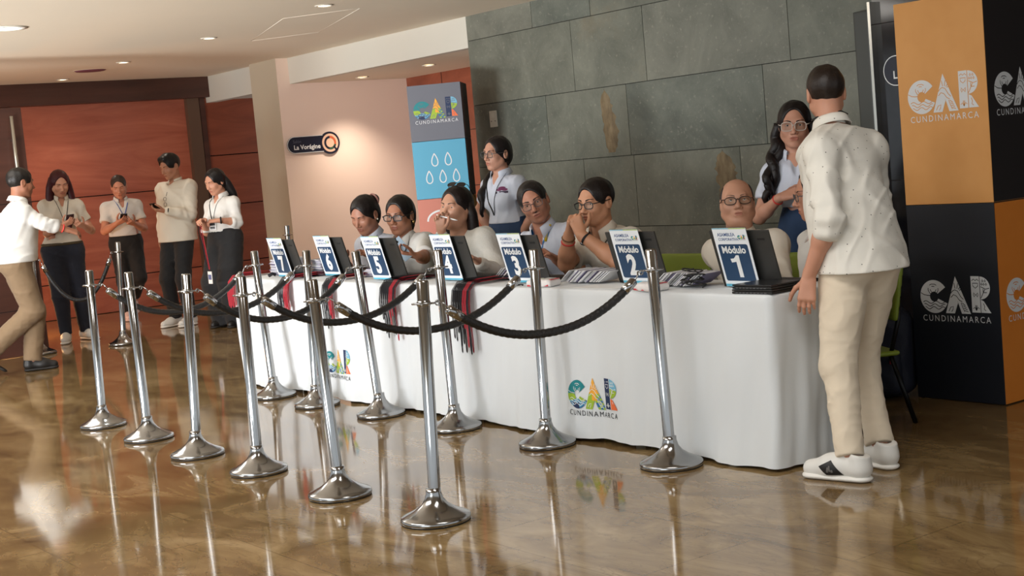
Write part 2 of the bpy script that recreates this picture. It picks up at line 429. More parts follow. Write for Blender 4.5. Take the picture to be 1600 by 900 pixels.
CZ = 2.775; SZ = 2.485; YS = 7.854; XW = -16.85
M_ceil = mat('ceiling paint', (226, 214, 194), .75, var=.03, vscale=1.2)
M_white = mat('soffit paint', (206, 202, 190), .7)
M_peach = mat('peach wall paint', (240, 214, 196), .75)
M_mahog = noise_mat('mahogany veneer', [(.3, (158, 86, 66)), (.5, (178, 102, 80)), (.72, (196, 120, 96))], 1.6, 7, .32, (1, .35, 2.2), spec=.4, dist=1.6)
M_wood2 = noise_mat('red brown veneer', [(.3, (120, 62, 44)), (.55, (142, 76, 54)), (.75, (158, 88, 64))], 1.6, 7, .32, (1, .35, 2.2), spec=.4, dist=1.2)
M_dark = noise_mat('dark brown wood', [(.3, (62, 36, 28)), (.7, (82, 50, 40))], 2.5, 5, .4, (1, .3, 3))
M_groove = mat('panel joint', (24, 12, 9), .8)
def struct(name, mb, parent=None):
    o = mb.build(name, parent)
    if parent is None: o['kind'] = 'structure'
    return o

b = MB(); b.box((-19, -8, -.1), (3.2, 10.2, 0), floor_material()); struct('floor', b)
b = MB()
b.box((-19, -8, CZ), (3.2, YS, CZ+.1), M_ceil)
b.box((-14.65, YS+.02, SZ+.001), (-11.1, 9.5, SZ+.1), M_ceil)
b.box((-17, YS+.02, SZ+.001), (-15.3, 9.6, SZ+.1), M_white)
struct('ceiling', b)
b = MB(); b.box((-14.68, YS, SZ), (-11.1, YS+.1, CZ+.05), M_white); b.box((-16.85, YS-.02, SZ-.03), (-15.25, YS+.12, CZ+.05), M_white); struct('trim_1', b)
# access hatch seam in the ceiling
b = MB()
for q in ([(-12.72, 6.45), (-11.0, 5.9)], [(-12.72, 6.45), (-12.1, 6.85)], [(-12.1, 6.85), (-10.4, 6.3)], [(-11.0, 5.9), (-10.4, 6.3)]):
    b.tube([(x, y, CZ+.001) for x, y in q], .004, mat('hatch seam', (222, 212, 194), .7), 6)
struct('trim_2', b)

# far mahogany wall with its recessed panel, post and beam
b = MB()
b.box((XW-.16, 1.5, 0), (XW-.06, 10, CZ+.1), M_groove)
def panels(y0, y1, zs, m, x=XW, t=.05):
    for z0, z1 in zip(zs[:-1], zs[1:]): b.box((x-.06, y0, z0+.006), (x, y1, z1-.006), m, None, .003)
panels(5.40, 7.56, (.0, .42, 1.42, 2.55), M_mahog, XW-.05)
panels(7.80, 9.0, (.0, .43, 1.16, 1.79, 2.55), M_wood2)
panels(4.0, 5.38, (.0, .42, 1.42, 2.55), M_dark, XW-.02); panels(1.6, 3.98, (.0, .42, 1.42, 2.55), M_dark, XW-.02)
struct('wall_left', b)
b = MB(); b.box((XW-.06, 7.56, 0), (XW+.03, 7.72, 2.52), mat('bronze jamb', (96, 72, 56), .45)); b.box((XW-.06, 7.73, 0), (XW+.02, 7.80, 2.52), M_dark); struct('trim_3', b)
b = MB(); b.box((XW-.06, 1.5, 2.52), (XW+.12, 8.05, CZ), M_dark, None, .004); struct('trim_4', b)
# nearer door leaf with a long pull bar
b = MB(); b.box((-13.53, 2.6, 0.006), (-13.46, 4.40, 2.30), M_dark, None, .004)
for z in (.43, 1.42): b.box((-13.459, 2.6, z-.004), (-13.457, 4.40, z+.004), M_groove)
d1 = struct('door_1', b)
b = MB(); hy = 4.28; st = mat('brushed steel', (190, 188, 182), .25, 1.0)
b.tube([(-13.39, hy, 1.15), (-13.39, hy, 2.22)], .018, st, 12)
for z in (1.3, 2.0): b.tube([(-13.46, hy, z), (-13.39, hy, z)], .01, st, 8)
b.build('door_handle', d1)

# pale end wall, with the recess behind it
b = MB(); b.box((-15.3, 7.70, 0), (-14.65, 9.5, CZ+.05), M_peach)
b.faces([(-15.302, 7.698, 0), (-14.652, 7.698, 0), (-14.652, 7.698, CZ), (-15.302, 7.698, CZ)], [[0, 1, 2, 3]], mat('shaded end paint', (188, 176, 154), .7)); struct('wall_end', b)  # end face of the peach wall, its shade put into a greyer colour
b = MB(); b.box((-14.65, 9.42, 0), (-11.0, 9.5, SZ+.1), M_wood2)
for x in (-13.9, -12.9): b.box((x-.004, 9.417, 0), (x+.004, 9.42, SZ), M_groove)
for z in (.43, 1.16, 1.79): b.box((-14.65, 9.416, z-.004), (-11.0, 9.419, z+.004), M_groove)
struct('wall_recess', b)

# stone wall: every slab set on a dark bed
def stone_material(name, seed, a, c, sp):
    m = bpy.data.materials.new(name); m.use_nodes = True; nt = m.node_tree; p = nt.nodes['Principled BSDF']; L = nt.links.new; N = nt.nodes.new
    tc = N('ShaderNodeTexCoord'); mp = N('ShaderNodeMapping'); mp.inputs['Location'].default_value = (seed, seed*.7, 0); L(tc.outputs['Object'], mp.inputs[0])
    n = N('ShaderNodeTexNoise'); n.inputs['Scale'].default_value = 2.2; n.inputs['Detail'].default_value = 9; n.inputs['Roughness'].default_value = .68; n.inputs['Distortion'].default_value = .5; L(mp.outputs[0], n.inputs['Vector'])
    r = N('ShaderNodeValToRGB'); r.color_ramp.elements[0].position = .33; r.color_ramp.elements[0].color = lin(a)+(1,); r.color_ramp.elements[1].position = .70; r.color_ramp.elements[1].color = lin(c)+(1,); L(n.outputs['Fac'], r.inputs[0])
    v = N('ShaderNodeTexNoise'); v.inputs['Scale'].default_value = 34; v.inputs['Detail'].default_value = 4; L(mp.outputs[0], v.inputs['Vector'])
    r2 = N('ShaderNodeValToRGB'); r2.color_ramp.elements[0].position = .60; r2.color_ramp.elements[0].color = (0, 0, 0, 1); r2.color_ramp.elements[1].position = .74; r2.color_ramp.elements[1].color = (.55, .55, .55, 1); L(v.outputs['Fac'], r2.inputs[0])
    mx = N('ShaderNodeMix'); mx.data_type = 'RGBA'; L(r2.outputs[0], mx.inputs['Factor']); L(r.outputs[0], mx.inputs['A']); mx.inputs['B'].default_value = lin(sp)+(1,)
    # rusty blotches
    w = N('ShaderNodeTexNoise'); w.inputs['Scale'].default_value = 1.1; w.inputs['Detail'].default_value = 6; w.inputs['Roughness'].default_value = .7; L(mp.outputs[0], w.inputs['Vector'])
    r3 = N('ShaderNodeValToRGB'); r3.color_ramp.elements[0].position = .60; r3.color_ramp.elements[0].color = (0, 0, 0, 1); r3.color_ramp.elements[1].position = .75; r3.color_ramp.elements[1].color = (.6, .6, .6, 1); L(w.outputs['Fac'], r3.inputs[0])
    m2 = N('ShaderNodeMix'); m2.data_type = 'RGBA'; L(r3.outputs[0], m2.inputs['Factor']); L(mx.outputs['Result'], m2.inputs['A']); m2.inputs['B'].default_value = lin((116, 105, 84))+(1,)
    L(m2.outputs['Result'], p.inputs['Base Color']); p.inputs['Roughness'].default_value = .42; p.inputs['Specular IOR Level'].default_value = .35
    bp = N('ShaderNodeBump'); bp.inputs['Strength'].default_value = .25; bp.inputs['Distance'].default_value = .004; L(v.outputs['Fac'], bp.inputs['Height']); L(bp.outputs[0], p.inputs['Normal'])
    return m
ST = [stone_material('grey green slate %d' % i, 3.1*i, a, c, s) for i, (a, c, s) in enumerate((((92, 95, 86), (124, 126, 114), (148, 148, 134)), ((99, 101, 92), (130, 131, 119), (152, 151, 138)), ((86, 91, 84), (118, 122, 112), (142, 143, 130))))]
b = MB(); b.box((-11.1, YS+.012, 0), (-6.35, YS+.35, 3.4), mat('slate bed', (46, 46, 40), .9))
rows = [(0, .19), (.19, .778), (.778, 1.364), (1.364, 1.945), (1.945, 2.545), (2.545, 3.14)]
cuts = [(-9.9, -8.4, -7.2), (-10.4, -9.0, -7.9), (-9.55, -8.9, -7.7, -6.9), (-10.0, -8.93, -7.41), (-9.58, -8.665, -7.13), (-10.1, -9.3, -8.0, -7.4)]
k = 0
for (z0, z1), cs in zip(rows, cuts):
    xs = [-11.1]+list(cs)+[-6.36]
    for x0, x1 in zip(xs[:-1], xs[1:]):
        k += 1; b.box((x0+.003, YS, z0+.003), (x1-.003, YS+.02, z1-.003), ST[(k*7+int(x0*3)) % 3])
struct('wall_right', b)
# two long rough patches of bare tan stone on the slate
M_tan = noise_mat('bare tan stone', [(.25, (84, 70, 50)), (.5, (116, 100, 74)), (.75, (142, 126, 98))], 9, 8, .7, (2.2, 2.2, .8), bump=.9)
def patch(name, cx, z0, z1, w, seed, label):
    r = random.Random(seed); b = MB(); n = 22; L_, R_ = [], []
    for i in range(n+1):
        t = i/n; e = math.sin(PI*min(1, t*1.02+.02))**.45; L_.append((cx-w*e*(.55+.25*r.random())+.02*math.sin(5*t), z0+(z1-z0)*t)); R_.append((cx+w*e*(.55+.3*r.random())+.03*math.sin(4*t+1), z0+(z1-z0)*t))
    m_ = 6; V = []; F = []
    for i in range(n+1):
        for j in range(m_+1):
            s = j/m_; x = L_[i][0]+(R_[i][0]-L_[i][0])*s; h = .010*math.sin(PI*s)**.6*math.sin(PI*i/n)**.5*(.5+r.random()); V.append((x, YS-.0005-h, L_[i][1]))
    for i in range(n):
        for j in range(m_): q = i*(m_+1)+j; F.append([q, q+1, q+m_+2, q+m_+1])
    b.faces(V, F, M_tan, True); o = b.build(name); o['kind'] = 'structure'
patch('trim_5', -9.18, 1.40, 1.93, .13, 2, ''); patch('trim_6', -7.86, .90, 1.35, .17, 5, '')

# polished black wall right of the slate, with its steel-edged jamb
M_blk = noise_mat('polished black granite', [(.35, (20, 20, 24)), (.7, (34, 34, 40))], 14, 4, .08, spec=.6)
b = MB(); b.box((-6.36, YS-.02, 0), (.5, YS+.3, 3.4), M_blk)
for z in (1.05, 2.1): b.box((-6.36, YS-.0215, z-.003), (.5, YS-.0195, z+.003), M_groove)
struct('wall_black', b)
b = MB(); jm = mat('dark grey jamb', (66, 68, 64), .4)
b.box((-6.485, YS-.07, 0), (-6.358, YS-.002, 2.20), jm, None, .012); b.box((-6.357, YS-.075, 0), (-6.335, YS-.002, 2.25), mat('polished steel edge', (200, 198, 190), .2, 1.0)); struct('trim_7', b)
# ------------------------------------------------------------------ ceiling lamps
M_lampon = mat('lamp lens warm', (255, 240, 214), .4, emit=((255, 232, 196), 6))
M_lampcool = mat('lamp lens cool', (240, 255, 255), .4, emit=((226, 255, 255), 3.2))
M_chromering = mat('lamp ring', (225, 220, 208), .3)
def downlight(x, y, z, r, m, label, group=None, power=0, col=(1, .89, .76)):
    o = empty('recessed_downlight', (x, y, z)); tag(o, label, 'ceiling light', group)
    b = MB(); b.lathe([(r, 0), (r*1.35, -.002), (r*1.38, -.006), (r*1.0, -.010), (r*.98, 0)], M_chromering, 28, cap=False); b.build('trim_ring', o)
    b = MB(); b.lathe([(.0001, -.004), (r*.98, -.004), (r*.98, -.0035)], m, 24); b.build('lens', o)
    if power:
        l = bpy.data.lights.new('downlight_beam', 'SPOT'); l.energy = power; l.color = col; l.spot_size = 1.9; l.spot_blend = .9; l.shadow_soft_size = r
        lo = bpy.data.objects.new('downlight_beam', l); COL.objects.link(lo); lo.location = (0, 0, -.03); lo.parent = o
G = 'recessed downlights in the ceiling'
for x, w in ((-16.29, 'furthest left in the row of four'), (-14.45, 'second from the left in the row of four'), (-12.36, 'third from the left, above the standing group'), (-10.19, 'nearest in the row of four')):
    downlight(x, 5.84, CZ, .055, M_lampon, 'small warm round ceiling downlight, '+w, G, 26)
downlight(-14.13, 8.50, SZ, .055, M_lampon, 'small warm downlight in the recess soffit above the peach wall sign', G, 82)
downlight(-12.83, 8.55, SZ, .055, M_lampon, 'small warm downlight in the recess soffit above the drop-patterned column', G, 34)
downlight(-11.32, 3.66, CZ, .12, M_lampcool, 'large bright white round ceiling light at the left edge', G, 14, (.93, 1, 1))
downlight(-9.52, 3.72, CZ, .12, M_lampcool, 'large bright white round ceiling light at the top edge', G, 14, (.93, 1, 1))
o = empty('ceiling_vent', (-15.28, 5.793, CZ)); tag(o, 'oval purplish brown vent plate set in the ceiling by the dark beam', 'vent')
b = MB(); b.lathe([(.0001, -.012), (.15, -.010), (.17, 0)], mat('purple brown plate', (112, 66, 84), .5), 28); b.build('cover', o)
b = MB(); b.lathe([(.168, 0), (.185, -.004), (.19, 0)], M_ceil, 28, cap=False); b.build('rim', o)

# ------------------------------------------------------------------ the emblem: three fat letters over a long name
def emblem(mb, fn, w, pal, name_m, line_m, d=.0012, lines=True):
    """fn(x,y,depth); lower left at 0,0; pal(name)->material"""
    P = lambda x, y, dd=d: fn(x*w, y*w, dd)
    def C_mat(x, y):
        yy = y-.255
        if yy > .035+.25*(.2-x)*(x < .2)*.6-.05: return pal('teal')
        if yy > -.075-.02*math.sin(x*26): return pal('lime')
        if yy < -.12 and abs(x-.17) < .07: return pal('navy')
        return pal('sky') if int((yy+.03*math.sin(x*30))*42) % 2 else pal('blue')
    c = (.195, .255); R = .205; r0 = .062; n = 40; m_ = 7
    for i in range(n):
        a0 = math.radians(35+(337-35)*i/n); a1 = math.radians(35+(337-35)*(i+1)/n)
        for j in range(m_):
            q0 = r0+(R-r0)*j/m_; q1 = r0+(R-r0)*(j+1)/m_
            pts = [(c[0]+q*math.cos(a), c[1]+q*math.sin(a)) for q, a in ((q0, a0), (q1, a0), (q1, a1), (q0, a1))]
            mx, my = sum(p[0] for p in pts)/4, sum(p[1] for p in pts)/4; mb.poly([P(*p) for p in pts], C_mat(mx, my))
    # A
    ap = (.515, .51); bl, br_ = .355, .715; n1 = .485; n2 = .585; na = (.54, .19)
    N = 14
    def A_mat(x, y):
        if y > .27: return pal('orange')
        if x > .57: return pal('blue') if int((y+x*.5)*40) % 2 else pal('lime')
        if x > .50 and y > .20: return pal('orange')
        return pal('lime')
    for i in range(N):
        y0, y1 = .055+(.455)*i/N, .055+(.455)*(i+1)/N
        def span(y):
            t = (y-.055)/(.51-.055); L_, R_ = bl+(ap[0]-bl)*t, br_+(ap[0]-br_)*t
            if y < na[1]:
                s = (y-.055)/(na[1]-.055); return [(L_, n1+(na[0]-n1)*s), (n2+(na[0]-n2)*s, R_)]
            return [(L_, (L_+R_)/2), ((L_+R_)/2, R_)]
        for (a, b_), (c_, d_) in zip(span(y0), span(y1)):
            for k in range(3):
                u0, u1 = k/3, (k+1)/3; pts = [(a+(b_-a)*u0, y0), (a+(b_-a)*u1, y0), (c_+(d_-c_)*u1, y1), (c_+(d_-c_)*u0, y1)]
                if max(abs(pts[0][0]-pts[1][0]), abs(pts[2][0]-pts[3][0])) < 1e-5: continue
                mx, my = sum(p[0] for p in pts)/4, sum(p[1] for p in pts)/4; mb.poly([P(*p) for p in pts], A_mat(mx, my))
    # R
    mb.poly([P(.735, .075), (P(.857, .075)), P(.857, .515), P(.735, .515)], pal('navy'))
    cx, cy, rr = .862, .375, .138
    for i in range(16):
        a0, a1 = -PI/2+PI*i/16, -PI/2+PI*(i+1)/16; mb.poly([P(cx, cy), P(cx+rr*math.cos(a0), cy+rr*math.sin(a0)), P(cx+rr*math.cos(a1), cy+rr*math.sin(a1))], pal('lime') if i < 7 else pal('sky'))
    mb.poly([P(.862, .075), P(1.0, .075), P(.905, .215), P(.862, .235)], pal('red'))
    if lines:
        W = .009*w; D = d+.0006
        S2 = lambda pts, cl=False: mb.strip([(x*w, y*w) for x, y in pts], W, fn, D, line_m, cl)
        for k in range(3): S2([(.03+.015*k+.33*i/16*(1-.06*k), .185-.035*k+.016*math.sin(i*.85+k)) for i in range(17)])
        S2([(.0, .30)]+[(.05, .275), (.10, .268), (.14, .268)])
        for k in range(3):
            a = PI/2+2*PI*k/3; S2([(.185+.075*math.cos(a+t), .345+.068*math.sin(a+t)) for t in (-.75, -.35, .35, .75)]); S2([(.185+.045*math.cos(a+t), .345+.042*math.sin(a+t)) for t in (-.5, .5)])
        S2([(.44, .30), (.47, .33), (.50, .345), (.54, .33), (.585, .26), (.62, .23)]); S2([(.44, .25), (.48, .285), (.52, .27), (.56, .22), (.60, .20)])
        for a in (.35, .8, 1.3, 1.8): S2([(.52+.05*math.cos(a), .33+.03*math.sin(a)), (.52+.11*math.cos(a), .33+.10*math.sin(a))])
        S2([(.40, .08), (.43, .13), (.47, .14), (.46, .10), (.44, .075)]); S2([(.585, .19), (.60, .14), (.63, .08)])
        for k in range(4): S2([(.60+.01*k, .185-.03*k), (.645+.012*k, .155-.025*k)])
        S2([(.8595, .075), (.8595, .515)])
        S2([(.75, .46), (.775, .48), (.80, .462), (.825, .48), (.845, .46)]); S2([(.76, .43), (.765, .395), (.797, .37), (.83, .395), (.835, .43)], True)
        for s in (-1, 1): S2([(.797+s*.004, .29), (.797+s*.03, .315), (.797+s*.033, .29), (.797+s*.025, .265)], True); S2([(.797, .10), (.797+s*.022, .14), (.797+s*.045, .12)]); S2([(.797, .10), (.797+s*.01, .165)])
        for x, y in ((.90, .46), (.935, .46), (.885, .42), (.915, .42), (.948, .42)): S2([(x, y+.017), (x+.01, y-.004), (x, y-.012), (x-.01, y-.004)], True)
        S2([(.867, .25), (.93, .36), (.99, .375)]); S2([(.905, .32), (.905, .365)]); S2([(.905, .32), (.955, .32)]); S2([(.87, .39), (.93, .365)])
        S2([(.90, .19), (.915, .15), (.905, .12), (.93, .10)])
    tw = max(v[0] for v in text_mesh('CUNDINAMARCA', .108*w, 0.0, 'LEFT', 1.34)[0]); mb.text('CUNDINAMARCA', .01*w, -.048*w, .108*w, fn, d, name_m, bold=0.0, space=1.34, sx=.98*w/tw)
def pal_const(m): return lambda k: m
M_print = {k: mat('print '+k, c, .6) for k, c in dict(teal=(22, 132, 138), lime=(160, 190, 50), navy=(22, 44, 84), sky=(120, 186, 214), blue=(40, 112, 160), orange=(244, 172, 52), red=(240, 116, 62)).items()}
M_ink = mat('print dark ink', (40, 44, 50), .6); M_paper = mat('print white', (232, 233, 232), .6)
M_clothw = mat('white polyester cloth', (222, 226, 228), .72, var=.02, vscale=3, bump=.12, bscale=420, sheen=.1)

# ------------------------------------------------------------------ long table under one white cloth
TX0, TX1, TY0, TY1, TZ = -9.42, -4.22, 4.41, 4.87, .760
o = empty('registration_table', ((TX0+TX1)/2, (TY0+TY1)/2, 0)); tag(o, 'long row of folding tables hidden under the white cloth', 'table'); tc_ = o.location.copy()
b = MB(); b.box((TX0+.03, TY0+.03, .715), (TX1-.03, TY1-.03, .745), mat('table board', (190, 184, 172), .6), Matrix.Translation(-tc_)); b.build('tabletop', o)
for x in (TX0+.25, -7.9, -7.0, -6.2, -5.2, TX1-.25):
    for y in (TY0+.12, TY1-.08):
        b = MB(); b.tube([(x, y, 0), (x, y, .72)], .014, mat('table leg steel', (70, 70, 72), .4, .8), 10); 
        for i, v in enumerate(b.v): b.v[i] = tuple(Vector(v)-tc_)
        b.build('leg', o)
PER = []                          # outline of the hanging cloth: points and outward normals
def outline():
    r = .035; P = []
    def seg(a, b_, n, k): P.extend([((a[0]+(b_[0]-a[0])*i/k, a[1]+(b_[1]-a[1])*i/k), n) for i in range(k+1)])
    def arc(c, a0, a1, k=6): P.extend([((c[0]+r*math.cos(a), c[1]+r*math.sin(a)), (math.cos(a), math.sin(a))) for a in [a0+(a1-a0)*i/k for i in range(1, k)]])
    seg((TX0, TY1-r), (TX0, TY0+r), (-1, 0), 24); arc((TX0+r, TY0+r), PI, 1.5*PI)
    seg((TX0+r, TY0), (TX1-r, TY0), (0, -1), 330); arc((TX1-r, TY0+r), -PI/2, 0)
    seg((TX1, TY0+r), (TX1, TY1-r), (1, 0), 24); arc((TX1-r, TY1-r), 0, PI/2)
    seg((TX1-r, TY1), (TX0+r, TY1), (0, 1), 120); arc((TX0+r, TY1-r), PI/2, PI)
    return P
OUT = outline()
def drape(x, y, t):
    """outward push of the cloth; t = 0 at the edge of the table and 1 at the hem"""
    s = x*1.0+y*1.3
    f = .45*math.sin(5.3*s+1.1)+.35*math.sin(11.7*s+.6*math.sin(3*s))+.25*math.sin(21*s+2.2*t+1.4*math.sin(4.1*s))+.10*math.sin(43*s+1.7)
    return .014*t+.028*f*t**.9+.010*t*(1-abs(math.sin(3.1*s+.8*math.sin(1.7*s))))**3+.006*math.sin(9*s+7*t)*t*(1-t)*4*.6+.003*math.sin(63*s+9*t)*t
def hem(x, y):
    if y > TY1-.03: return .60
    return .010+.010*(1+math.sin(3.9*x+2.0*y+.5))*.5+.006*math.sin(9.1*x)**2
def cloth_pt(x, y, n, t, off=0.0):
    z = TZ-.012-(TZ-.012-hem(x, y))*t; d = drape(x, y, t)+off; x = x+.13*t*max(0, 1-(x-TX0)/.35)
    return Vector((x+n[0]*d, y+n[1]*d, z))
b = MB(); NZ = 30; V = []; F = []; no = len(OUT)
for (p, n) in OUT:
    V.append(Vector((p[0]-n[0]*.016, p[1]-n[1]*.016, TZ))); V.append(Vector((p[0]-n[0]*.004, p[1]-n[1]*.004, TZ-.004)))
    for j in range(NZ+1): V.append(cloth_pt(p[0], p[1], n, j/NZ))
K = NZ+3
for i in range(no):
    i2 = (i+1) % no
    for j in range(K-1): F.append([i*K+j, i*K+j+1, i2*K+j+1, i2*K+j])
F.append([i*K for i in range(no)])
b.faces(V, F, M_clothw, True); tcl = b.build('tablecloth'); tag(tcl, 'white tablecloth covering the long registration table down to the floor', 'tablecloth')
def front_fn(x0, z0):
    def fn(x, y, d):
        z = z0+y; X = x0+x; t = (TZ-.012-z)/(TZ-.012-hem(X, TY0)); return cloth_pt(X, TY0, (0, -1), max(0, min(1.0, t)), d+.002)
    return fn
for x0, z0, w in ((-5.60, .150, .345), (-8.10, .160, .335)):
    b = MB(); emblem(b, front_fn(x0, z0), w, lambda k: M_print[k], M_ink, M_paper, .0012, True); e = b.build('printed_emblem', tcl); e['label'] = 'coloured three-letter emblem printed on the cloth'

# ------------------------------------------------------------------ chrome posts and ropes
M_chr = mat('polished chrome', (172, 172, 172), .09, 1.0); M_chr2 = mat('worn chrome base', (160, 160, 160), .16, 1.0, var=.10, vscale=18)
M_rub = mat('black rubber edge', (22, 22, 22), .6); M_rope = mat('black braided leather', (24, 23, 23), .42, bump=.9, bscale=150)
_base = MB(); _base.lathe([(.140, .004), (.143, .010), (.143, .020), (.138, .0255), (.118, .034), (.085, .050), (.055, .071), (.038, .094), (.031, .118), (.031, .135), (.0, .137)], M_chr2, 48, cap=False)
_base_me = None
def stanchion(x, y, lx, ly, label, group='chrome rope posts', ztop=.97):
    global _base_me
    o = empty('stanchion', (x, y, 0)); tag(o, label, 'stanchion', group)
    if _base_me is None:
        bo = _base.build('base', o); _base_me = bo.data
        b = MB(); b.lathe([(.139, 0), (.141, .002), (.141, .008), (.135, .010)], M_rub, 40); r = b.build('rubber_rim', bo); stanchion.rim = r.data
    else:
        bo = bpy.data.objects.new('base', _base_me); COL.objects.link(bo); bo.parent = o
        r = bpy.data.objects.new('rubber_rim', stanchion.rim); COL.objects.link(r); r.parent = bo
    ax = Vector((lx, ly, ztop)); q = ax.to_track_quat('Z', 'Y').to_matrix().to_4x4(); L = ax.length
    b = MB(); b.lathe([(.0255, .12), (.0255, L-.008), (.022, L), (.0, L+.001)], M_chr, 28, M=q, cap=False); b.build('pole', o)
    b = MB(); b.lathe([(.0262, L-.105), (.0285, L-.10), (.0285, L-.088), (.0262, L-.083)], M_chr, 28, M=q, cap=False)
    b.tube([q @ Vector((.046*math.cos(a), .046*math.sin(a), L-.094)) for a in np.linspace(0, 2*PI, 33)[:-1]], .0042, M_chr, 8, closed=True)
    for a in (0, PI/2, PI, 1.5*PI): b.tube([q @ Vector((.026*math.cos(a), .026*math.sin(a), L-.094)), q @ Vector((.046*math.cos(a), .046*math.sin(a), L-.094))], .004, M_chr, 6)
    b.build('collar_ring', o)
    return q @ Vector((0, 0, L-.094))+Vector((x, y, 0))
near = [('A', -4.841, 3.055, -.052, .076, 'nearest chrome post in front of the desk, at the centre of the photo'), ('J', -5.600, 3.044, -.095, .018, 'second chrome post of the near row, just left of the nearest one'),
        ('I', -6.435, 3.061, -.073, .048, 'third chrome post of the near row, counting from the nearest'), ('H', -7.161, 3.061, -.058, .071, 'fourth chrome post of the near row, counting from the nearest'),
        ('E', -7.935, 3.106, -.092, .024, 'fifth chrome post of the near row, second from its far left end'), ('B', -8.682, 3.117, -.073, .047, 'leftmost chrome post at the far end of the near row')]
back = [('C', -4.731, 4.250, -.075, .045, 'chrome post against the white cloth right of the module two sign'), ('L', -5.616, 4.235, -.061, .066, 'chrome post against the cloth in front of the module three sign'),
        ('K', -6.431, 4.240, -.079, .041, 'chrome post against the cloth in front of the module four sign'), ('D', -7.213, 4.243, -.109, -.001, 'chrome post against the cloth left of the module five sign'),
        ('N', -7.939, 4.219, -.062, .064, 'chrome post against the cloth between module seven and module six signs'), ('F', -8.567, 4.246, -.102, .009, 'chrome post against the cloth left of the module seven sign')]
RING = {}
for n, x, y, lx, ly, lab in near+back: RING[n] = stanchion(x, y, lx, ly, lab)
RING['G'] = stanchion(-13.163, 5.014, -.059, .072, 'lone chrome post in front of the man in the white polo shirt')
RING['P'] = stanchion(-13.40, 4.30, -.05, .04, 'chrome post half hidden behind the walking man, beside the dark door')
RING['R'] = stanchion(-12.62, 6.55, -.03, .04, 'chrome post behind the woman holding lanyards, by the table end')
def rope(a, b_, low, label, group='black ropes between the posts'):
    A, B = RING[a], RING[b_]; d = (B-A); d.z = 0; u = d.normalized()
    o = empty('barrier_rope', ((A+B)/2-Vector((0, 0, (A.z+B.z)/2)))); tag(o, label, 'rope', group); off = o.location
    a0 = A+u*.0625; b0 = B-u*.0625; L = (b0-a0).length
    def pt(t):
        z = a0.z+(b0.z-a0.z)*t; sag = (z-low)*(1-abs(2*t-1)**2.15); p = a0.lerp(b0, t); return Vector((p.x, p.y, z-sag))
    P = [pt(i/60)-off for i in range(61)]
    cum = [0]
    for i in range(60): cum.append(cum[-1]+(P[i+1]-P[i]).length)
    T = cum[-1]
    def at(s):
        s = max(0, min(T, s))
        for i in range(60):
            if s <= cum[i+1]: return P[i].lerp(P[i+1], (s-cum[i])/max(1e-6, cum[i+1]-cum[i]))
        return P[-1]
    hk, fe = .055, .13
    n = 90; b = MB(); pts = [at(fe-.005+(T-2*fe+.01)*i/n) for i in range(n+1)]; b.tube(pts, [.0185+.0012*math.sin(i*2.1) for i in range(n+1)], M_rope, 12); b.build('rope', o)
    for s0, s1, s2 in ((0, hk, fe), (T, T-hk, T-fe)):
        b = MB(); p0, p1, p2 = at(s0), at(s1), at(s2); b.tube([p1, p1.lerp(p2, .1), p2], [.014, .021, .021], M_chr, 16); f = b.build('end_ferrule', o)
        b = MB(); side = Vector((-u.y, u.x, 0)); w = []
        for k in range(13):
            t = k/12; w.append(p0.lerp(p1, t)+side*.010*math.sin(2*PI*t)+Vector((0, 0, .012*math.sin(PI*t))))
        b.tube(w, .0038, M_chr, 8)
        b.tube([p0+Vector((0, 0, -.004))+Vector((u.x*.008*math.cos(a), u.y*.008*math.cos(a), .010*math.sin(a))) for a in np.linspace(0, 2*PI, 13)[:-1]], .003, M_chr, 6, closed=True); b.build('snap_hook', f)
for a, c, low, lab in (('A', 'C', .675, 'black rope swagged from the nearest chrome post to the one right of module two'), ('J', 'L', .66, 'black rope swagged from the second near post to the one before module three'),
                       ('I', 'K', .665, 'black rope swagged from the third near post to the one before module four'), ('H', 'D', .65, 'black rope swagged from the fourth near post to the one left of module five'),
                       ('E', 'N', .66, 'black rope swagged from the fifth near post to the one between modules seven and six'), ('B', 'F', .64, 'black rope swagged from the leftmost near post to the one left of module seven')):
    rope(a, c, low, lab)
rope('G', 'P', .46, 'black rope hanging low from the lone post towards the dark door')

# ------------------------------------------------------------------ laptops, signs, badges, lanyards
M_lap = mat('laptop dark grey shell', (58, 57, 55), .45, .25, var=.05); M_lapb = mat('laptop black', (20, 20, 21), .5); M_key = mat('keyboard keys', (30, 30, 32), .6); M_scr = mat('laptop screen', (24, 30, 40), .15)
M_navy = mat('sign navy', (28, 62, 96), .45); M_stripe = mat('sign light blue', (88, 178, 206), .45); M_card = mat('sign card white', (236, 240, 244), .35); M_inkblue = mat('sign ink blue', (64, 92, 140), .5); M_acr = glass_mat('clear acrylic', (225, 235, 235), .12)
LAP = {7: (-8.905, 4.55, .12), 6: (-8.44, 4.655, .11), 5: (-7.61, 4.545, .03), 4: (-6.97, 4.60, .14), 3: (-6.28, 4.58, .12), 2: (-5.476, 4.67, .19), 1: (-4.71, 4.64, .13)}
SEAT = {7: 'far left end of the table', 6: 'desk of the woman with the hair bun', 5: 'desk of the woman with dark glasses', 4: 'desk of the woman with glasses on her head', 3: 'desk of the moustached man', 2: 'desk of the man with clasped hands', 1: 'desk of the balding man'}
WORD = {7: 'seven', 6: 'six', 5: 'five', 4: 'four', 3: 'three', 2: 'two', 1: 'one'}
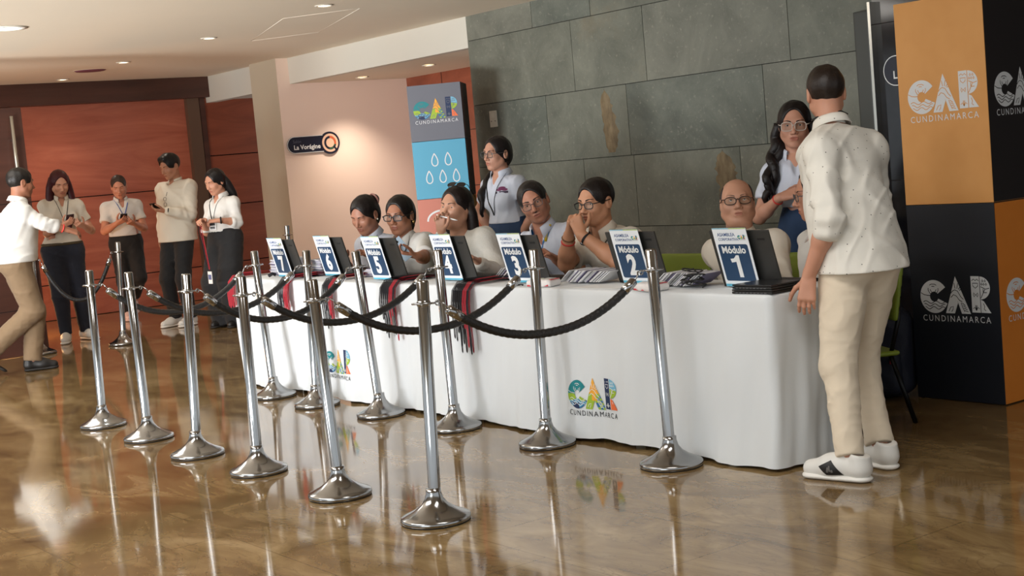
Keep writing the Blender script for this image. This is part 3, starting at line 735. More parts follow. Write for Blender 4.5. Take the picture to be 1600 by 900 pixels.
def laptop(n):
    x, y, _ = LAP[n]; o = empty('laptop', (x+.18, y, TZ)); tag(o, 'open dark grey laptop behind the module %s sign, seen from its lid' % WORD[n], 'laptop', 'open laptops on the table')
    b = MB(); b.box((-.18, .0, .001), (.18, .235, .017), M_lapb, None, .004); base = b.build('base', o)
    b = MB()
    for r in range(5):
        for c in range(13): b.box((-.155+.024*c, .05+.0235*r, .017), (-.155+.024*c+.020, .05+.0235*r+.0195, .0195), M_key)
    b.build('keyboard', base)
    M = Matrix.Translation((0, .004, .014)) @ Matrix.Rotation(math.radians(15.5), 4, 'X')
    b = MB(); b.box((-.18, -.006, .0), (.18, .003, .258), M_lap, M, .003); lid = b.build('lid', o)
    b = MB(); b.box((-.166, .003, .018), (.166, .0042, .246), M_scr, M); b.build('screen', lid)
    b = MB(); b.box((.105, -.0072, .212), (.148, -.0058, .222), M_lapb, M); b.build('lid_mark', lid)
    b = MB(); b.tube([M @ Vector((-.12, -.001, -.002)), M @ Vector((.12, -.001, -.002))], .007, M_lapb, 10); b.build('hinge', lid)
def module_sign(n):
    x, y, f = LAP[n]; o = empty('module_sign', (x+.36*f+.105, y-.028, TZ)); tag(o, 'clear stand holding white and navy card reading Módulo %s' % WORD[n], 'sign', 'numbered module signs')
    M = Matrix.Translation((0, 0, .004)) @ Matrix.Rotation(math.radians(14.5), 4, 'X')
    def fn(px, py, d): return M @ Vector((px, -d, py))
    w, h = .105, .283
    b = MB(); b.box((-w, 0, 0), (w, .004, h), M_acr, M); b.box((-w, -.014, -.004), (w, .022, -.001), M_acr); b.build('acrylic_stand', o)
    b = MB(); b.box((-w+.001, -.0022, .002), (w-.001, -.0004, h-.002), M_card, M); c = b.build('card', o)
    b = MB(); pw, p0, p1, r = .091, .030, .205, .010; pts = []
    for cx, cy, a0 in ((pw-r, p1-r, 0), (-pw+r, p1-r, 90), (-pw+r, p0+r, 180), (pw-r, p0+r, 270)): pts += [(cx+r*math.cos(math.radians(a0+k*22.5)), cy+r*math.sin(math.radians(a0+k*22.5))) for k in range(5)]
    b.poly([fn(px, py, .0026) for px, py in pts], M_navy)
    b.poly([fn(px, py, .0026) for px, py in ((-w+.002, .003), (w-.002, .003), (w-.002, .015), (-w+.002, .015))], M_stripe)
    b.poly([fn(px, py, .0026) for px, py in ((-w+.002, h-.006), (0, h-.006), (0, h-.0025), (-w+.002, h-.0025))], M_stripe); b.poly([fn(px, py, .0026) for px, py in ((0, h-.006), (w-.002, h-.006), (w-.002, h-.0025), (0, h-.0025))], M_print['lime'])
    b.build('printed_panel', c)
    b = MB(); b.text('Módulo', 0, .163, .047, fn, .0032, M_paper, .030, 'CENTER'); b.build('module_word', c)
    b = MB()
    if n == 1:
        b.poly([fn(px, py, .0032) for px, py in ((-.002, .048), (.022, .048), (.022, .153), (.004, .153), (-.002, .146))], M_paper); b.poly([fn(px, py, .0032) for px, py in ((-.034, .136), (-.030, .118), (-.002, .122), (-.002, .146), (-.012, .138))], M_paper)
    else: b.text(str(n), 0, .050, .142, fn, .0032, M_paper, .045, 'CENTER', .92)
    b.build('number', c)
    b = MB(); b.text('ASAMBLEA', -.078, .243, .0225, fn, .0028, M_inkblue, .016, sx=1.0); b.text('CORPORATIVA', -.078, .222, .0178, fn, .0028, M_inkblue, .016, sx=1.0); b.build('heading', c)
    b = MB(); emblem(b, lambda px, py, d: fn(.044+px, .226+py, .0028), .046, lambda k: M_print[k], M_ink, M_paper, .0, False); b.build('emblem', c)
for n in range(7, 0, -1): laptop(n); module_sign(n)

M_bad = mat('badge print white', (226, 226, 228), .45); M_badp = mat('badge print purple', (118, 112, 140), .5); M_badd = mat('badge text dark', (70, 70, 84), .5)
def badge_proto(k):
    b = MB(); t = .0032; w, l = .05, .07
    b.box((-w, -l, 0), (w, l, t), M_bad if k != 1 else M_badp); o = b.build('name_badge')
    p = MB()
    p.box((-w*.8, l*.35, t), (w*.8, l*.8, t+.0003), M_inkblue if k else M_stripe)
    for q in range(3): p.box((-w*.7, -l*.6+.028*q, t), (w*(.6-.2*q), -l*.6+.028*q+.009, t+.0003), M_badd)
    p.build('printed_face', o); return o
_bp = [badge_proto(k) for k in range(3)]; _bu = [False]*3
def badge(loc, rz, k, label, group, tilt=(0, 0)):
    if not _bu[k]: o = _bp[k]; _bu[k] = True
    else: o = copy_tree(_bp[k])
    o.location = loc; o.rotation_euler = (tilt[0], tilt[1], rz); tag(o, label, 'name badge', group)
rb = random.Random(4)
for x, y, n, lab, grp in ((-9.09, 4.66, 30, 'sleeved name badge in the tall pile left of the module seven sign', 'badges piled left of module seven'), (-8.565, 4.70, 30, 'sleeved name badge in the tall pile left of the module six sign', 'badges piled left of module six'),
                          (-7.86, 4.70, 14, 'sleeved name badge in the low pile left of the module five sign', 'badges piled left of module five')):
    for i in range(n): badge((x+rb.uniform(-.008, .008), y+rb.uniform(-.010, .010), TZ+.0005+.0036*i), PI/2+rb.uniform(-.12, .12), i % 3 if i % 5 else 1, lab, grp)
    for i in range(n): badge((x+.01+rb.uniform(-.008, .008), y+.115+rb.uniform(-.006, .006), TZ+.0005+.0036*i), PI/2+rb.uniform(-.08, .08), (i+1) % 3, lab, grp)
for x0, x1, y, n, lab, grp in ((-6.50, -6.30, 4.72, 16, 'name badge in the fan in front of the moustached man', 'badges fanned beside module three'), (-5.80, -5.50, 4.66, 22, 'name badge in the fan beside the man with clasped hands', 'badges fanned beside module two'),
                               (-5.04, -4.80, 4.62, 20, 'name badge in the fan next to the tangled charger cable', 'badges fanned beside module one')):
    for i in range(n):
        t = i/(n-1); badge((x0+(x1-x0)*t, y+rb.uniform(-.012, .02), TZ+.036+rb.uniform(0, .004)), .02+.10*t, (0, 0, 2, 0, 1)[i % 5], lab, grp, (0, -.62+.06*t))

M_lb = mat('lanyard dark navy', (22, 22, 30), .75); M_lr = mat('lanyard red', (168, 26, 44), .7)
rl = random.Random(11)
def lanyard_loop(x, lane, row, zend, m, label, group, ph):
    """one strap folded double: it lies on the table and hangs over the edge, each in its own lane"""
    w = .0095; dx = lane*.0212; q = .0125*row; top = TZ+.008+q; yo = -.040-q
    back = [(dx+.02*math.sin(ph), .30-.02*row+.01*math.sin(lane*2.1), TZ+.006+q), (dx+.008*math.sin(ph+1), .20, top+.010), (dx, .06, top+.010), (dx, .0, top), (dx, yo*.75, top-.030-q), (dx, yo, top-.10-q)]
    z1 = top-.10-q; n = 7; down = [(dx+.007*math.sin(k*.8+ph)*k/n, yo, z1-(z1-zend)*k/n) for k in range(1, n)]
    e = down[-1]; turn = [(e[0]+w*.15, yo, zend+.006), (e[0]+w*.5, yo, zend), (e[0]+w*.85, yo, zend+.006)]
    R_ = [(p[0]+w, p[1], p[2]) for p in reversed(back+down)]; pts = back+down+turn+R_
    b = MB(); b.tube(pts, [(.0013, .0040)]*len(pts), m, 6, smooth=True, flat=(.02, 1, .2)); o = b.build('lanyard'); o.location = (x, TY0, 0); tag(o, label, 'lanyard', group)
for x, n, lab, zz in ((-9.36, 10, 'hanging over the far left end of the table', (.50, .62)), (-8.60, 14, 'in the bundle hanging over the cloth between modules seven and six', (.50, .62)), (-8.00, 12, 'in the bundle hanging over the cloth left of module five', (.46, .60)), (-7.30, 16, 'in the bundle hanging over the cloth between modules five and four', (.43, .60)), (-6.54, 16, 'in the bundle hanging over the cloth between modules four and three', (.38, .58))):
    for i in range(n):
        lane, row = i//2, i % 2; f = lane/(n/2); red = (f > .55) if x < -7.5 else (f > .6 and (i % 3))
        if x < -9: red = True
        lanyard_loop(x, lane, row, zz[0]+(zz[1]-zz[0])*rl.random(), M_lr if red else M_lb, ('red' if red else 'dark navy')+' lanyard '+lab, ('red' if red else 'navy')+' lanyards '+lab, x*9)

# wet wipe packets, papers, cables, pens
def wipes(x, y, rz, label):
    o = empty('wipes_packet', (x, y, TZ), rz); tag(o, label, 'wipes packet', 'wet wipe packets')
    q = Shape(); q.box((0, 0, .020), (.085, .050, .019), .016); q.warp(folds(5, .0025, 40, 80)); q.plane((0, 0, .0015), (0, 0, -1)); shape_obj('pouch', q, .004, mat('packet white film', (236, 232, 230), .3), o)
    b = MB(); b.box((-.072, -.049, .006), (.072, -.0475, .014), mat('packet red', (206, 44, 54), .35)); b.box((.06, -.035, .0375), (.082, .035, .0395), mat('packet red', (206, 44, 54), .35)); b.build('red_band', o)
    b = MB(); b.lathe([(.0001, .0408), (.022, .0405), (.022, .038)], mat('packet green', (126, 190, 66), .35), 20, (.01, .0, 0)); b.lathe([(.0001, .0405), (.015, .04), (.015, .037)], mat('packet teal', (60, 170, 150), .35), 20, (.045, .012, 0)); b.build('seal_label', o)
wipes(-5.84, 4.47, .18, 'white and red wet wipes packet on the cloth right of the module three sign'); wipes(-4.985, 4.44, -.1, 'white and red wet wipes packet on the cloth right of the module two sign')
o = empty('paper_sheet', (-5.60, 4.50, TZ)); 
b = MB(); b.box((-.15, -.05, .0005), (.15, .16, .0015), mat('paper white', (238, 238, 236), .7)); ps = b.build('paper_sheet'); bpy.data.objects.remove(o); ps.location = (-5.42, 4.50, TZ); ps.rotation_euler = (0, 0, .06); tag(ps, 'white paper sheets lying flat before the module two sign', 'paper')
def cable(pts, r, label, name='cable'):
    b = MB(); b.tube(pts, r, mat('black cable', (16, 16, 17), .5), 8); o = b.build(name); tag(o, label, 'cable')
r_ = random.Random(3); cp = []
for k in range(70):
    a = k*.62; cp.append((-4.80+(.055+.012*math.sin(k*1.3))*math.cos(a)+.02*math.sin(k*.21), 4.535+(.030+.008*math.cos(k*.9))*math.sin(a), TZ+.008+.0012*k+.018*max(0, math.sin(k*.37))))
cable(cp, .0032, 'tangled coil of black charger cable left of the module one sign')
cable([(-6.05+.05*math.cos(a)-.02*a*.2, 4.45+.03*math.sin(a), TZ+.006) for a in np.linspace(0, 7, 30)], .0028, 'small loop of black cable before the module three sign')
cable([(-5.20+.08*t, 4.47+.03*math.sin(t*5), TZ+.005) for t in np.linspace(0, 2.2, 20)], .0025, 'thin black cable lying right of the module two sign')
b = MB(); b.tube([(0, 0, 0), (.10, .02, 0), (.115, .023, 0)], [.008, .008, .004], mat('highlighter yellow', (226, 220, 40), .4), 12); o = b.build('highlighter_pen'); o.location = (-6.03, 4.72, TZ+.008); tag(o, 'yellow highlighter pen lying right of the module 3 laptop', 'pen')
# two closed thin laptops at the right end
for k, (z, rz, lab) in enumerate(((0, .03, 'closed black laptop, lower of the two stacked at the right table end'), (.021, .0, 'closed black laptop, upper of the two stacked at the right table end'))):
    o = empty('closed_laptop', (-4.335+.004*k, 4.522, TZ+z), rz+.02); tag(o, lab, 'laptop', 'closed laptops')
    b = MB(); b.box((-.112, -.098, .001), (.112, .098, .011), M_lapb, None, .003); b.build('base', o)
    b = MB(); b.box((-.112, -.098, .0125), (.112, .098, .020), mat('laptop lid black', (34, 34, 36), .3), None, .003); b.build('lid', o)
    b = MB()
    for q in range(9): b.box((-.09+.02*q, -.0995, .003), (-.077+.02*q, -.0975, .007), mat('port grey', (120, 120, 122), .3, .8))
    b.build('ports', o)
b = MB(); b.tube([(0, 0, 0), (0, .03, .012), (.01, .05, .0)], .012, M_lb, 8); o = b.build('phone_charger'); o.location = (-8.98, 4.50, TZ+.011); tag(o, 'small dark charger lying left of the module seven sign', 'charger')

# ------------------------------------------------------------------ cardboard display columns
M_or = noise_mat('cardboard orange', [(.3, (214, 150, 78)), (.7, (224, 162, 92))], 3, 3, .55); M_or2 = noise_mat('cardboard deep orange', [(.3, (216, 126, 40)), (.7, (224, 134, 48))], 3, 3, .55)
M_bk = mat('cardboard black blue', (18, 22, 32), .55); M_bk2 = mat('cardboard brown black', (32, 26, 26), .55); M_logow = mat('print silver white', (222, 224, 226), .5)
o = empty('display_column', (-4.505, 6.30, 0)); tag(o, 'tall orange and black cardboard column at the right, printed with white emblems', 'display column', 'printed cardboard columns')
hw, hd = .262, .262
for z0, z1, mf, ms, nm in ((.004, 1.003, M_bk, M_or2, 'lower_box'), (1.006, 2.030, M_or, M_bk2, 'upper_box')):
    b = MB(); b.box((-hw, -hd, z0), (hw, hd, z1), mf, None, .002)
    b.faces([(hw+.0008, -hd+.003, z0+.002), (hw+.0008, hd-.003, z0+.002), (hw+.0008, hd-.003, z1-.002), (hw+.0008, -hd+.003, z1-.002)], [[0, 1, 2, 3]], ms)
    bx = b.build(nm, o)
    zc = (z0+z1)/2-.045
    b = MB(); emblem(b, plane_fn((-hw+.060, -hd-.0005, zc-.03), (1, 0, 0), (0, 0, 1), (0, -1, 0)), .415, pal_const(M_logow), M_logow, mf, .0008); b.build('front_emblem', bx)
    b = MB(); emblem(b, plane_fn((hw+.001, -hd+.060, zc-.03), (0, 1, 0), (0, 0, 1), (1, 0, 0)), .415, pal_const(M_logow), M_logow, ms, .0008); b.build('side_emblem', bx)
cr = math.radians(48.6)
o = empty('display_column', (-10.80, 7.26, 0), cr); tag(o, 'grey, blue and pink cardboard column beside the slate wall, printed with water drops', 'display column', 'printed cardboard columns')
M_gy = mat('cardboard grey', (104, 106, 116), .55); M_bl = mat('cardboard blue', (84, 164, 196), .55); M_pk = mat('cardboard pink', (198, 122, 104), .55); M_gr = mat('cardboard teal', (70, 130, 120), .55); M_oc = mat('cardboard ochre', (150, 104, 34), .55); M_dkr = mat('cardboard maroon black', (36, 22, 24), .55); M_pkl = mat('print dusty pink', (150, 84, 80), .55)
hw = .238
for z0, z1, mf, ms, nm in ((.004, .60, M_gr, M_oc, 'bottom_box'), (.603, 1.130, M_pk, M_oc, 'pink_box'), (1.133, 1.640, M_bl, M_dkr, 'blue_box'), (1.643, 2.135, M_gy, M_dkr, 'grey_box')):
    b = MB(); b.box((-hw, -hw, z0), (hw, hw, z1), mf, None, .002); b.faces([(hw+.0008, -hw+.003, z0), (hw+.0008, hw-.003, z0), (hw+.0008, hw-.003, z1), (hw+.0008, -hw+.003, z1)], [[0, 1, 2, 3]], ms); bx = b.build(nm, o)
    fn = plane_fn((-hw, -hw-.0008, z0), (1, 0, 0), (0, 0, 1), (0, -1, 0)); b = MB()
    if nm == 'grey_box': emblem(b, plane_fn((-hw+.045, -hw-.0008, z0+.17), (1, 0, 0), (0, 0, 1), (0, -1, 0)), .39, lambda k: M_print[k], M_logow, M_gy, .0008)
    if nm == 'blue_box':
        for x, z in ((.19, .34), (.31, .34), (.13, .19), (.25, .19), (.37, .19)):
            pts = [(x+.036*math.sin(a)*(math.sin(a/2)**1.0), z-.055*math.cos(a)*-1-.0) for a in np.linspace(0, 2*PI, 25)[:-1]]; b.strip(pts, .0095, fn, .0006, M_logow, True)
    if nm == 'pink_box': b.strip([(.08+.13*(1-math.cos(a)), .33+.09*math.sin(a)) for a in np.linspace(0, PI, 18)], .016, fn, .0006, M_logow)
    if b.v: b.build('print', bx)
    if ms is M_dkr:
        fs = plane_fn((hw+.0010, -hw, z0), (0, 1, 0), (0, 0, 1), (1, 0, 0)); b = MB()
        for k in range(5):
            zz = .05+.09*k; b.strip([(.06, zz), (.02, zz+.05), (.05, zz+.08)], .010, fs, .0006, M_pkl); b.strip([(.06, zz), (.12, zz+.05), (.08, zz+.09)], .010, fs, .0006, M_pkl)
        b.strip([(.06, .0), (.07, .2), (.06, .48)], .012, fs, .0006, M_pkl); b.build('leaf_print', bx)

# ------------------------------------------------------------------ wall signs and fittings
M_sn = mat('sign dark navy', (20, 26, 46), .4); M_st = mat('sign white letters', (238, 238, 236), .5); M_peachc = mat('sign peach disc', (228, 186, 156), .5)
def pill_sign(fn, w, h, txt, small, label, disc=True):
    o = empty('room_sign', fn(0, 0, 0)); tag(o, label, 'sign', 'dark pill-shaped room signs'); of = o.location.copy(); g = lambda x, y, d: fn(x, y, d)-of
    def pill(x0, x1, r): return [(x1-r+r*math.cos(a), r0+r*math.sin(a)) for a in np.linspace(-PI/2, PI/2, 15)]+[(x0+r+r*math.cos(a), r0+r*math.sin(a)) for a in np.linspace(PI/2, 1.5*PI, 15)]
    r0 = 0; b = MB(); b.prism(pill(-w/2, w/2, h/2), g, .018, M_sn)
    if disc: b.prism([(w/2-.07+.128*math.cos(a), .128*math.sin(a)) for a in np.linspace(0, 2*PI, 41)[:-1]], g, .020, M_sn)
    pl = b.build('plate', o)
    b = MB(); b.strip(pill(-w/2, w/2, h/2-.003), .006, g, .0190, M_st, True); b.build('pale_rim', pl)
    b = MB(); b.text(small, -w/2+.07, .022, .050, g, .0195, mat('sign grey letters', (92, 94, 108), .5), .006); b.text(txt, -w/2+.075, -.052, .072, g, .0195, M_st, .022); b.build('lettering', pl)
    if disc:
        b = MB(); cx = w/2-.07
        b.prism([(cx+.105*math.cos(a), .105*math.sin(a)) for a in np.linspace(0, 2*PI, 37)[:-1]], g, .0212, M_peachc)
        b.strip([(cx+.066*math.cos(a), .066*math.sin(a)) for a in np.linspace(0, 2*PI, 37)[:-1]], .026, g, .0222, M_sn, True)
        b.strip([(cx+.066*math.cos(a), .066*math.sin(a)) for a in np.linspace(-.3, 1.6, 12)], .024, g, .0228, mat('sign flame orange', (206, 92, 50), .5)); b.strip([(cx+.06*math.cos(a), .066*math.sin(a)) for a in np.linspace(-1.9, -.3, 10)], .012, g, .0228, mat('sign leaf green', (60, 110, 74), .5))
        b.strip([(cx+.04, -.04), (cx+.075, -.085)], .022, g, .0230, M_sn); b.build('disc_emblem', o)
pill_sign(plane_fn((-14.648, 8.045, 1.79), (0, 1, 0), (0, 0, 1), (1, 0, 0)), .62, .19, 'La Vorágine', 'Salón', 'dark pill-shaped sign reading La Vorágine on the peach wall')
pill_sign(plane_fn((-5.97, YS-.022, 1.777), (1, 0, 0), (0, 0, 1), (0, -1, 0)), .62, .20, 'L', '', 'dark pill-shaped sign on the black wall, half hidden by the orange column', False)
o = empty('switch_plate', (-10.79, YS, 1.80)); tag(o, 'small white switch plate on the slate wall above the standing woman', 'switch plate')
b = MB(); b.box((-.055, -.012, -.075), (.055, 0, .075), mat('switch plastic', (206, 202, 190), .45), None, .004); pl = b.build('plate', o)
b = MB(); b.box((-.022, -.015, .015), (.022, -.011, .05), mat('switch key', (216, 212, 200), .4), None, .002); b.build('rocker', pl)
b = MB(); 
for x, z in ((-.03, -.02), (.03, -.02)): b.lathe([(.0001, -.0135), (.006, -.013), (.006, -.011)], M_ink, 10, (x, 0, z), Matrix(((1, 0, 0, 0), (0, 0, 1, 0), (0, 1, 0, z), (0, 0, 0, 1))) @ Matrix.Translation((0, 0, -z)))
b.build('screw', pl)

# ------------------------------------------------------------------ backpack on the floor
o = empty('backpack', (-4.95, 6.0, 0), .4); tag(o, 'dark navy backpack on the floor beside the orange and black column', 'backpack')
M_bag = mat('dark navy nylon', (26, 30, 46), .7, bump=.3, bscale=200)
q = Shape(); q.box((0, 0, .23), (.17, .11, .225), .08); q.ell((0, -.02, .40), (.14, .10, .09), .05); q.warp(folds(8, .006, 16, 30)); q.plane((0, 0, .004), (0, 0, -1)); shape_obj('body', q, .01, M_bag, o, 2)
q = Shape(); q.box((0, -.115, .15), (.13, .05, .12), .045); q.warp(folds(3, .004, 20, 40)); q.plane((0, 0, .006), (0, 0, -1)); pk = shape_obj('front_pocket', q, .008, M_bag, o, 2)
b = MB(); b.tube([(-.10, -.166, .235), (0, -.172, .245), (.10, -.166, .235)], .004, M_lapb, 6); b.tube([(.09, -.172, .232), (.092, -.178, .20)], [.003, .007], mat('zip pull red', (170, 50, 60), .5), 8); b.build('zip', pk)
b = MB(); b.tube([(-.04, .02, .455), (-.03, .02, .50), (.03, .02, .50), (.04, .02, .455)], .009, M_bag, 8); b.build('carry_handle', o)
for s in (-1, 1):
    b = MB(); b.tube([(s*.08, .10, .42), (s*.11, .16, .33), (s*.11, .16, .18), (s*.12, .10, .06)], [(.006, .028)]*4, M_bag, 8); b.build('strap', o)

# ------------------------------------------------------------------ chairs
M_grn = mat('chair green plastic', (128, 146, 44), .5); M_leg = mat('chair black steel', (22, 22, 23), .4, .6)
def make_chair(loc, rot, label):
    o = empty('stacking_chair', (loc[0], loc[1], 0), math.radians(rot)); tag(o, label, 'chair', 'green chairs behind the desk')
    q = Shape(); q.box((0, 0, .343), (.215, .215, .012), .012); q.warp(lambda x, y, z: .02*(x*x+y*y)*0); shape_obj('seat', q, .009, M_grn, o)
    q = Shape(); q.box((-.232, 0, .64), (.013, .20, .15), .012, R=rotm(0, -10, 0)); shape_obj('backrest', q, .009, M_grn, o)
    for s in (-1, 1):
        for xa, xb in ((.17, .24), (-.17, -.26)):
            b = MB(); b.tube([(xa, s*.19, .334), (xb, s*.225, .0)], .012, M_leg, 10); b.build('leg', o)
        b = MB(); b.tube([(-.17, s*.19, .330), (-.222, s*.185, .50), (-.232, s*.18, .60)], .011, M_leg, 10); b.build('back_support', o)
    return o
# ------------------------------------------------------------------ people (local axes: x forward, y left, z up)
def A3(v): return np.array(v, float)
def rotm(yaw=0, pitch=0, roll=0):
    y, p, r = (math.radians(a) for a in (yaw, pitch, roll))
    Rz = np.array([[math.cos(y), -math.sin(y), 0], [math.sin(y), math.cos(y), 0], [0, 0, 1]])
    Ry = np.array([[math.cos(p), 0, math.sin(p)], [0, 1, 0], [-math.sin(p), 0, math.cos(p)]])
    Rx = np.array([[1, 0, 0], [0, math.cos(r), -math.sin(r)], [0, math.sin(r), math.cos(r)]])
    return Rz@Ry@Rx
def fr(t, R=np.eye(3)):
    M = np.eye(4); M[:3, :3] = R; M[:3, 3] = t; return M
def tf(M, p): return M[:3, :3]@A3(p)+M[:3, 3]
def unit(v): v = A3(v); return v/(np.linalg.norm(v)+1e-12)
def elbow(s, w, l1, l2, pole):
    """joint between s and w bent towards pole"""
    s, w = A3(s), A3(w); d = w-s; L = np.linalg.norm(d); u = d/L; L2 = min(L, (l1+l2)*.999)
    a = (l1*l1-l2*l2+L2*L2)/(2*L2); h = math.sqrt(max(l1*l1-a*a, 0)); p = A3(pole); p = p-u*(p@u)
    return s+u*a+unit(p)*h

def skin_head(sh, M, o):
    e = o.get('eyes', 1.0); fat = o.get('fatf', 1.0); j = o.get('jaw', 1.0); hs = o.get('hs', 1.0); no = o.get('nose', 1.0)
    sh.frame(M)
    sh.ell((-.012, 0, .035), (.097, .076, .083), 0)
    sh.ell((.016, 0, -.022), (.078, .064*fat, .086), .03)
    for s in (-1, 1):
        sh.cone((.008, s*.046*fat, -.052), (.052, s*.018*fat, -.088), .025*j, .020, .028)
        sh.ell((.055, s*.039*fat, -.024), (.027, .023, .025), .02)
    sh.ell((.066, 0, -.094), (.020, .024*j, .017), .02)
    if fat > 1.08: sh.ell((.030, 0, -.102), (.045, .050*fat, .028), .03)
    sh.cone((.078, -.034, .026), (.078, .034, .026), .0115, .0115, .018)
    for s in (-1, 1): sh.ell((.097, s*.033, .006), (.014, .019, .0135), .012, '-')
    for s in (-1, 1): sh.ell((.0695, s*.032, .006), (.0155, .0165, .0125), .004)
    for s in (-1, 1): sh.ell((.088, s*.032, .005), (.011, .0136, .0056*e), .0015, '-')
    sh.cone((.083, 0, .014), (.105*(.5+.5*no)+.0, 0, -.024), .008, .0105, .010)
    sh.ell((.109, 0, -.029), (.012*no, .0115*no, .0100*no), .008)
    for s in (-1, 1): sh.ell((.096, s*.0125*no, -.034), (.011, .009*no, .0075), .006)
    sh.ell((.070, 0, -.060), (.026, .030, .024), .015)
    sh.cone((.0895, -.015, -.0565), (.0895, .015, -.0565), .0055, .0055, .006)
    sh.cone((.0885, -.012, -.0685), (.0885, .012, -.0685), .0065, .0065, .006)
    sh.ell((.100, 0, -.0620), (.011, .023, .0016+.004*o.get('mouth', 0)), .003, '-')
    for s in (-1, 1):
        sh.ell((-.014, s*.077, -.004), (.021, .0095, .033), .008)
        sh.ell((-.010, s*.087, .002), (.012, .006, .019), .004, '-')
    nb = A3(o['neckb']); hl = np.linalg.inv(M)@np.append(nb, 1)
    sh.cone((-.020, 0, -.045), hl[:3]+A3((0, 0, -.02)), .054*o.get('nk', 1), .058*o.get('nk', 1), .02)
    sh.frame()

def head_mats(M, o):
    Mi = np.linalg.inv(M); hs = o.get('brow', 1.0)
    def fn(c):
        q = c@Mi[:3, :3].T+Mi[:3, 3]; x, y, z = q[:, 0], abs(q[:, 1]), q[:, 2]
        r = np.zeros(len(c), int)
        lip = ((x-.092)/.018)**2+(y/(.0235-.004*o.get('male', 0)))**2+((z+.0625)/(.0118-.002*o.get('male', 0)))**2 < 1
        arc = .0245+.006*np.sin(np.clip((y-.012)/.040, 0, 1)*PI*.8)
        br = (x > .045) & (y > .011) & (y < .050) & (abs(z-arc) < .0036*hs)
        r[lip] = 1
        if o.get('stub'):
            st = (x > .0) & (z < -.045+.03*np.clip((.06-x)/.06, 0, 1)) & (z > -.125) & ~lip & (y < .09); r[st & (r == 0)] = 3
        return r
    return fn

def hand_prims(sh, M, side, curl=(25, 30, 20), sc=1.0, thumb=None, splay=5, fingers=None):
    """x along the fingers, z out of the back of the hand; side=+1 puts the thumb on +y"""
    t = side
    sh.frame(M)
    P = lambda *a: A3(a)*sc*A3((1, t, 1))
    sh.cone(P(-.03, 0, 0), P(.02, 0, 0), .025*sc, .026*sc, .01, sq=((0, 0, 1), .72))
    for y0, y1, r in ((.024, .027, .0125), (.008, .009, .0125), (-.008, -.010, .012), (-.023, -.027, .0115)):
        sh.cone(P(.012, y0*.7, 0), P(.086, y1, 0), .0145*sc, r*sc, .012)
    fy = (.028, .0095, -.0095, -.027); fl = (.070, .079, .073, .056); fr_ = (.0088, .0090, .0085, .0076)
    for i in range(4):
        cu = fingers[i] if fingers else curl
        p = P(.084-.006*(i == 3), fy[i], 0); a = 0; sp = math.radians(splay*(1.2-i*.8))*t
        for k, (f, ca) in enumerate(zip((.48, .29, .23), cu)):
            a += math.radians(ca); d = A3((math.cos(a)*math.cos(sp), math.sin(sp)*math.cos(a), -math.sin(a)))
            q = p+d*fl[i]*f*sc; sh.cone(p, q, (fr_[i]-.0008*k)*sc, (fr_[i]-.0008*(k+1))*sc, .004 if k else .007); p = q
    th = thumb or ((.55, .72, -.42), (.80, .50, -.34), (.92, .25, -.30))
    p = P(.018, .022, -.006)
    for k, (d, l, r0, r1) in enumerate(zip(th, (.045, .034, .027), (.0135, .0108, .0095), (.0110, .0095, .0080))):
        q = p+unit(A3(d)*A3((1, t, 1)))*l*sc; sh.cone(p, q, r0*sc, r1*sc, .010 if k == 0 else .004); p = q
    sh.frame()
def hand_frame(wr, xdir, zdir):
    x = unit(xdir); z = A3(zdir); z = unit(z-x*(z@x)); y = np.cross(z, x)
    return fr(wr, np.stack([x, y, z], 1))

def torso_prims(sh, J, g, inf, fem, belly, hem=None, k=.06):
    P, C, N = J['pelvis'], J['chest'], J['neckb']; up = unit(C-P); f = A3((1, 0, 0))
    sl, sr = J['sh_l'], J['sh_r']; lat = unit(sl-sr); fw = unit(np.cross(lat, up)); R = np.stack([fw, np.cross(up, fw), up], 1)
    wd = np.linalg.norm(sl-sr)/.36
    sh.ell(P+up*.03, (.105*g+inf+.02*fem, .150*g+inf+.015*fem, .13), 0, R=R)
    sh.ell(P+(C-P)*.42+fw*(.012+.05*belly), ((.100+.06*belly)*g+inf, (.135+.03*belly-.012*fem)*g+inf, .17), k, R=R)
    sh.ell(C, (.108*g+inf, .150*g*wd+inf, .155), k, R=R)
    sh.ell(C+up*.05, (.088*g+inf, .150*g*wd+inf, .095), k, R=R)
    for s in (sl, sr):
        sh.cone(C+(s-C)*.35+up*.03, s, .066*g+inf, .050*g+inf*.8, .05)
        sh.cone(N-up*.035+(s-N)*.1, s+up*.004, .040+inf*.6, .042*g+inf*.6, .045)
    if fem:
        for s in (-1, 1): sh.ell(C+fw*(.075*g)+lat*s*.072*g-up*.035, (.062*fem+inf*.6, .064*fem+inf*.6, .060*fem+inf*.6), .035)
    if hem is not None:
        sh.cone(C-up*.04, A3((P[0]-.01, P[1], hem-.05)), .150*g+inf, .186*g+inf, .06, sq=(fw, .86))
    return R, up, fw

def collar_mesh(mb, M, material, gap=28, r=.063, h=.034, spread=.095, tip=.045, n=40):
    V = []; F = []
    for i in range(n+1):
        t = i/n; a = math.radians(gap)+(2*PI-2*math.radians(gap))*t; e = abs(2*t-1)**6
        c, s_ = math.cos(a), math.sin(a)*.95
        for rr, z in ((r-.004, -.012-.015*e), (r-.002, h-.012*e), (r+.003, h+.003-.012*e), (r+.010, h-.004-.012*e), (spread-.006+.006*e, -.006-tip*e), (spread-.010+.006*e, -.008-tip*e)):
            V.append(Vector(tf(M, (c*rr*1.04, s_*rr, z))))
    for i in range(n):
        for k in range(5): F.append([i*6+k, (i+1)*6+k, (i+1)*6+k+1, i*6+k+1])
    mb.faces(V, F, material, True)

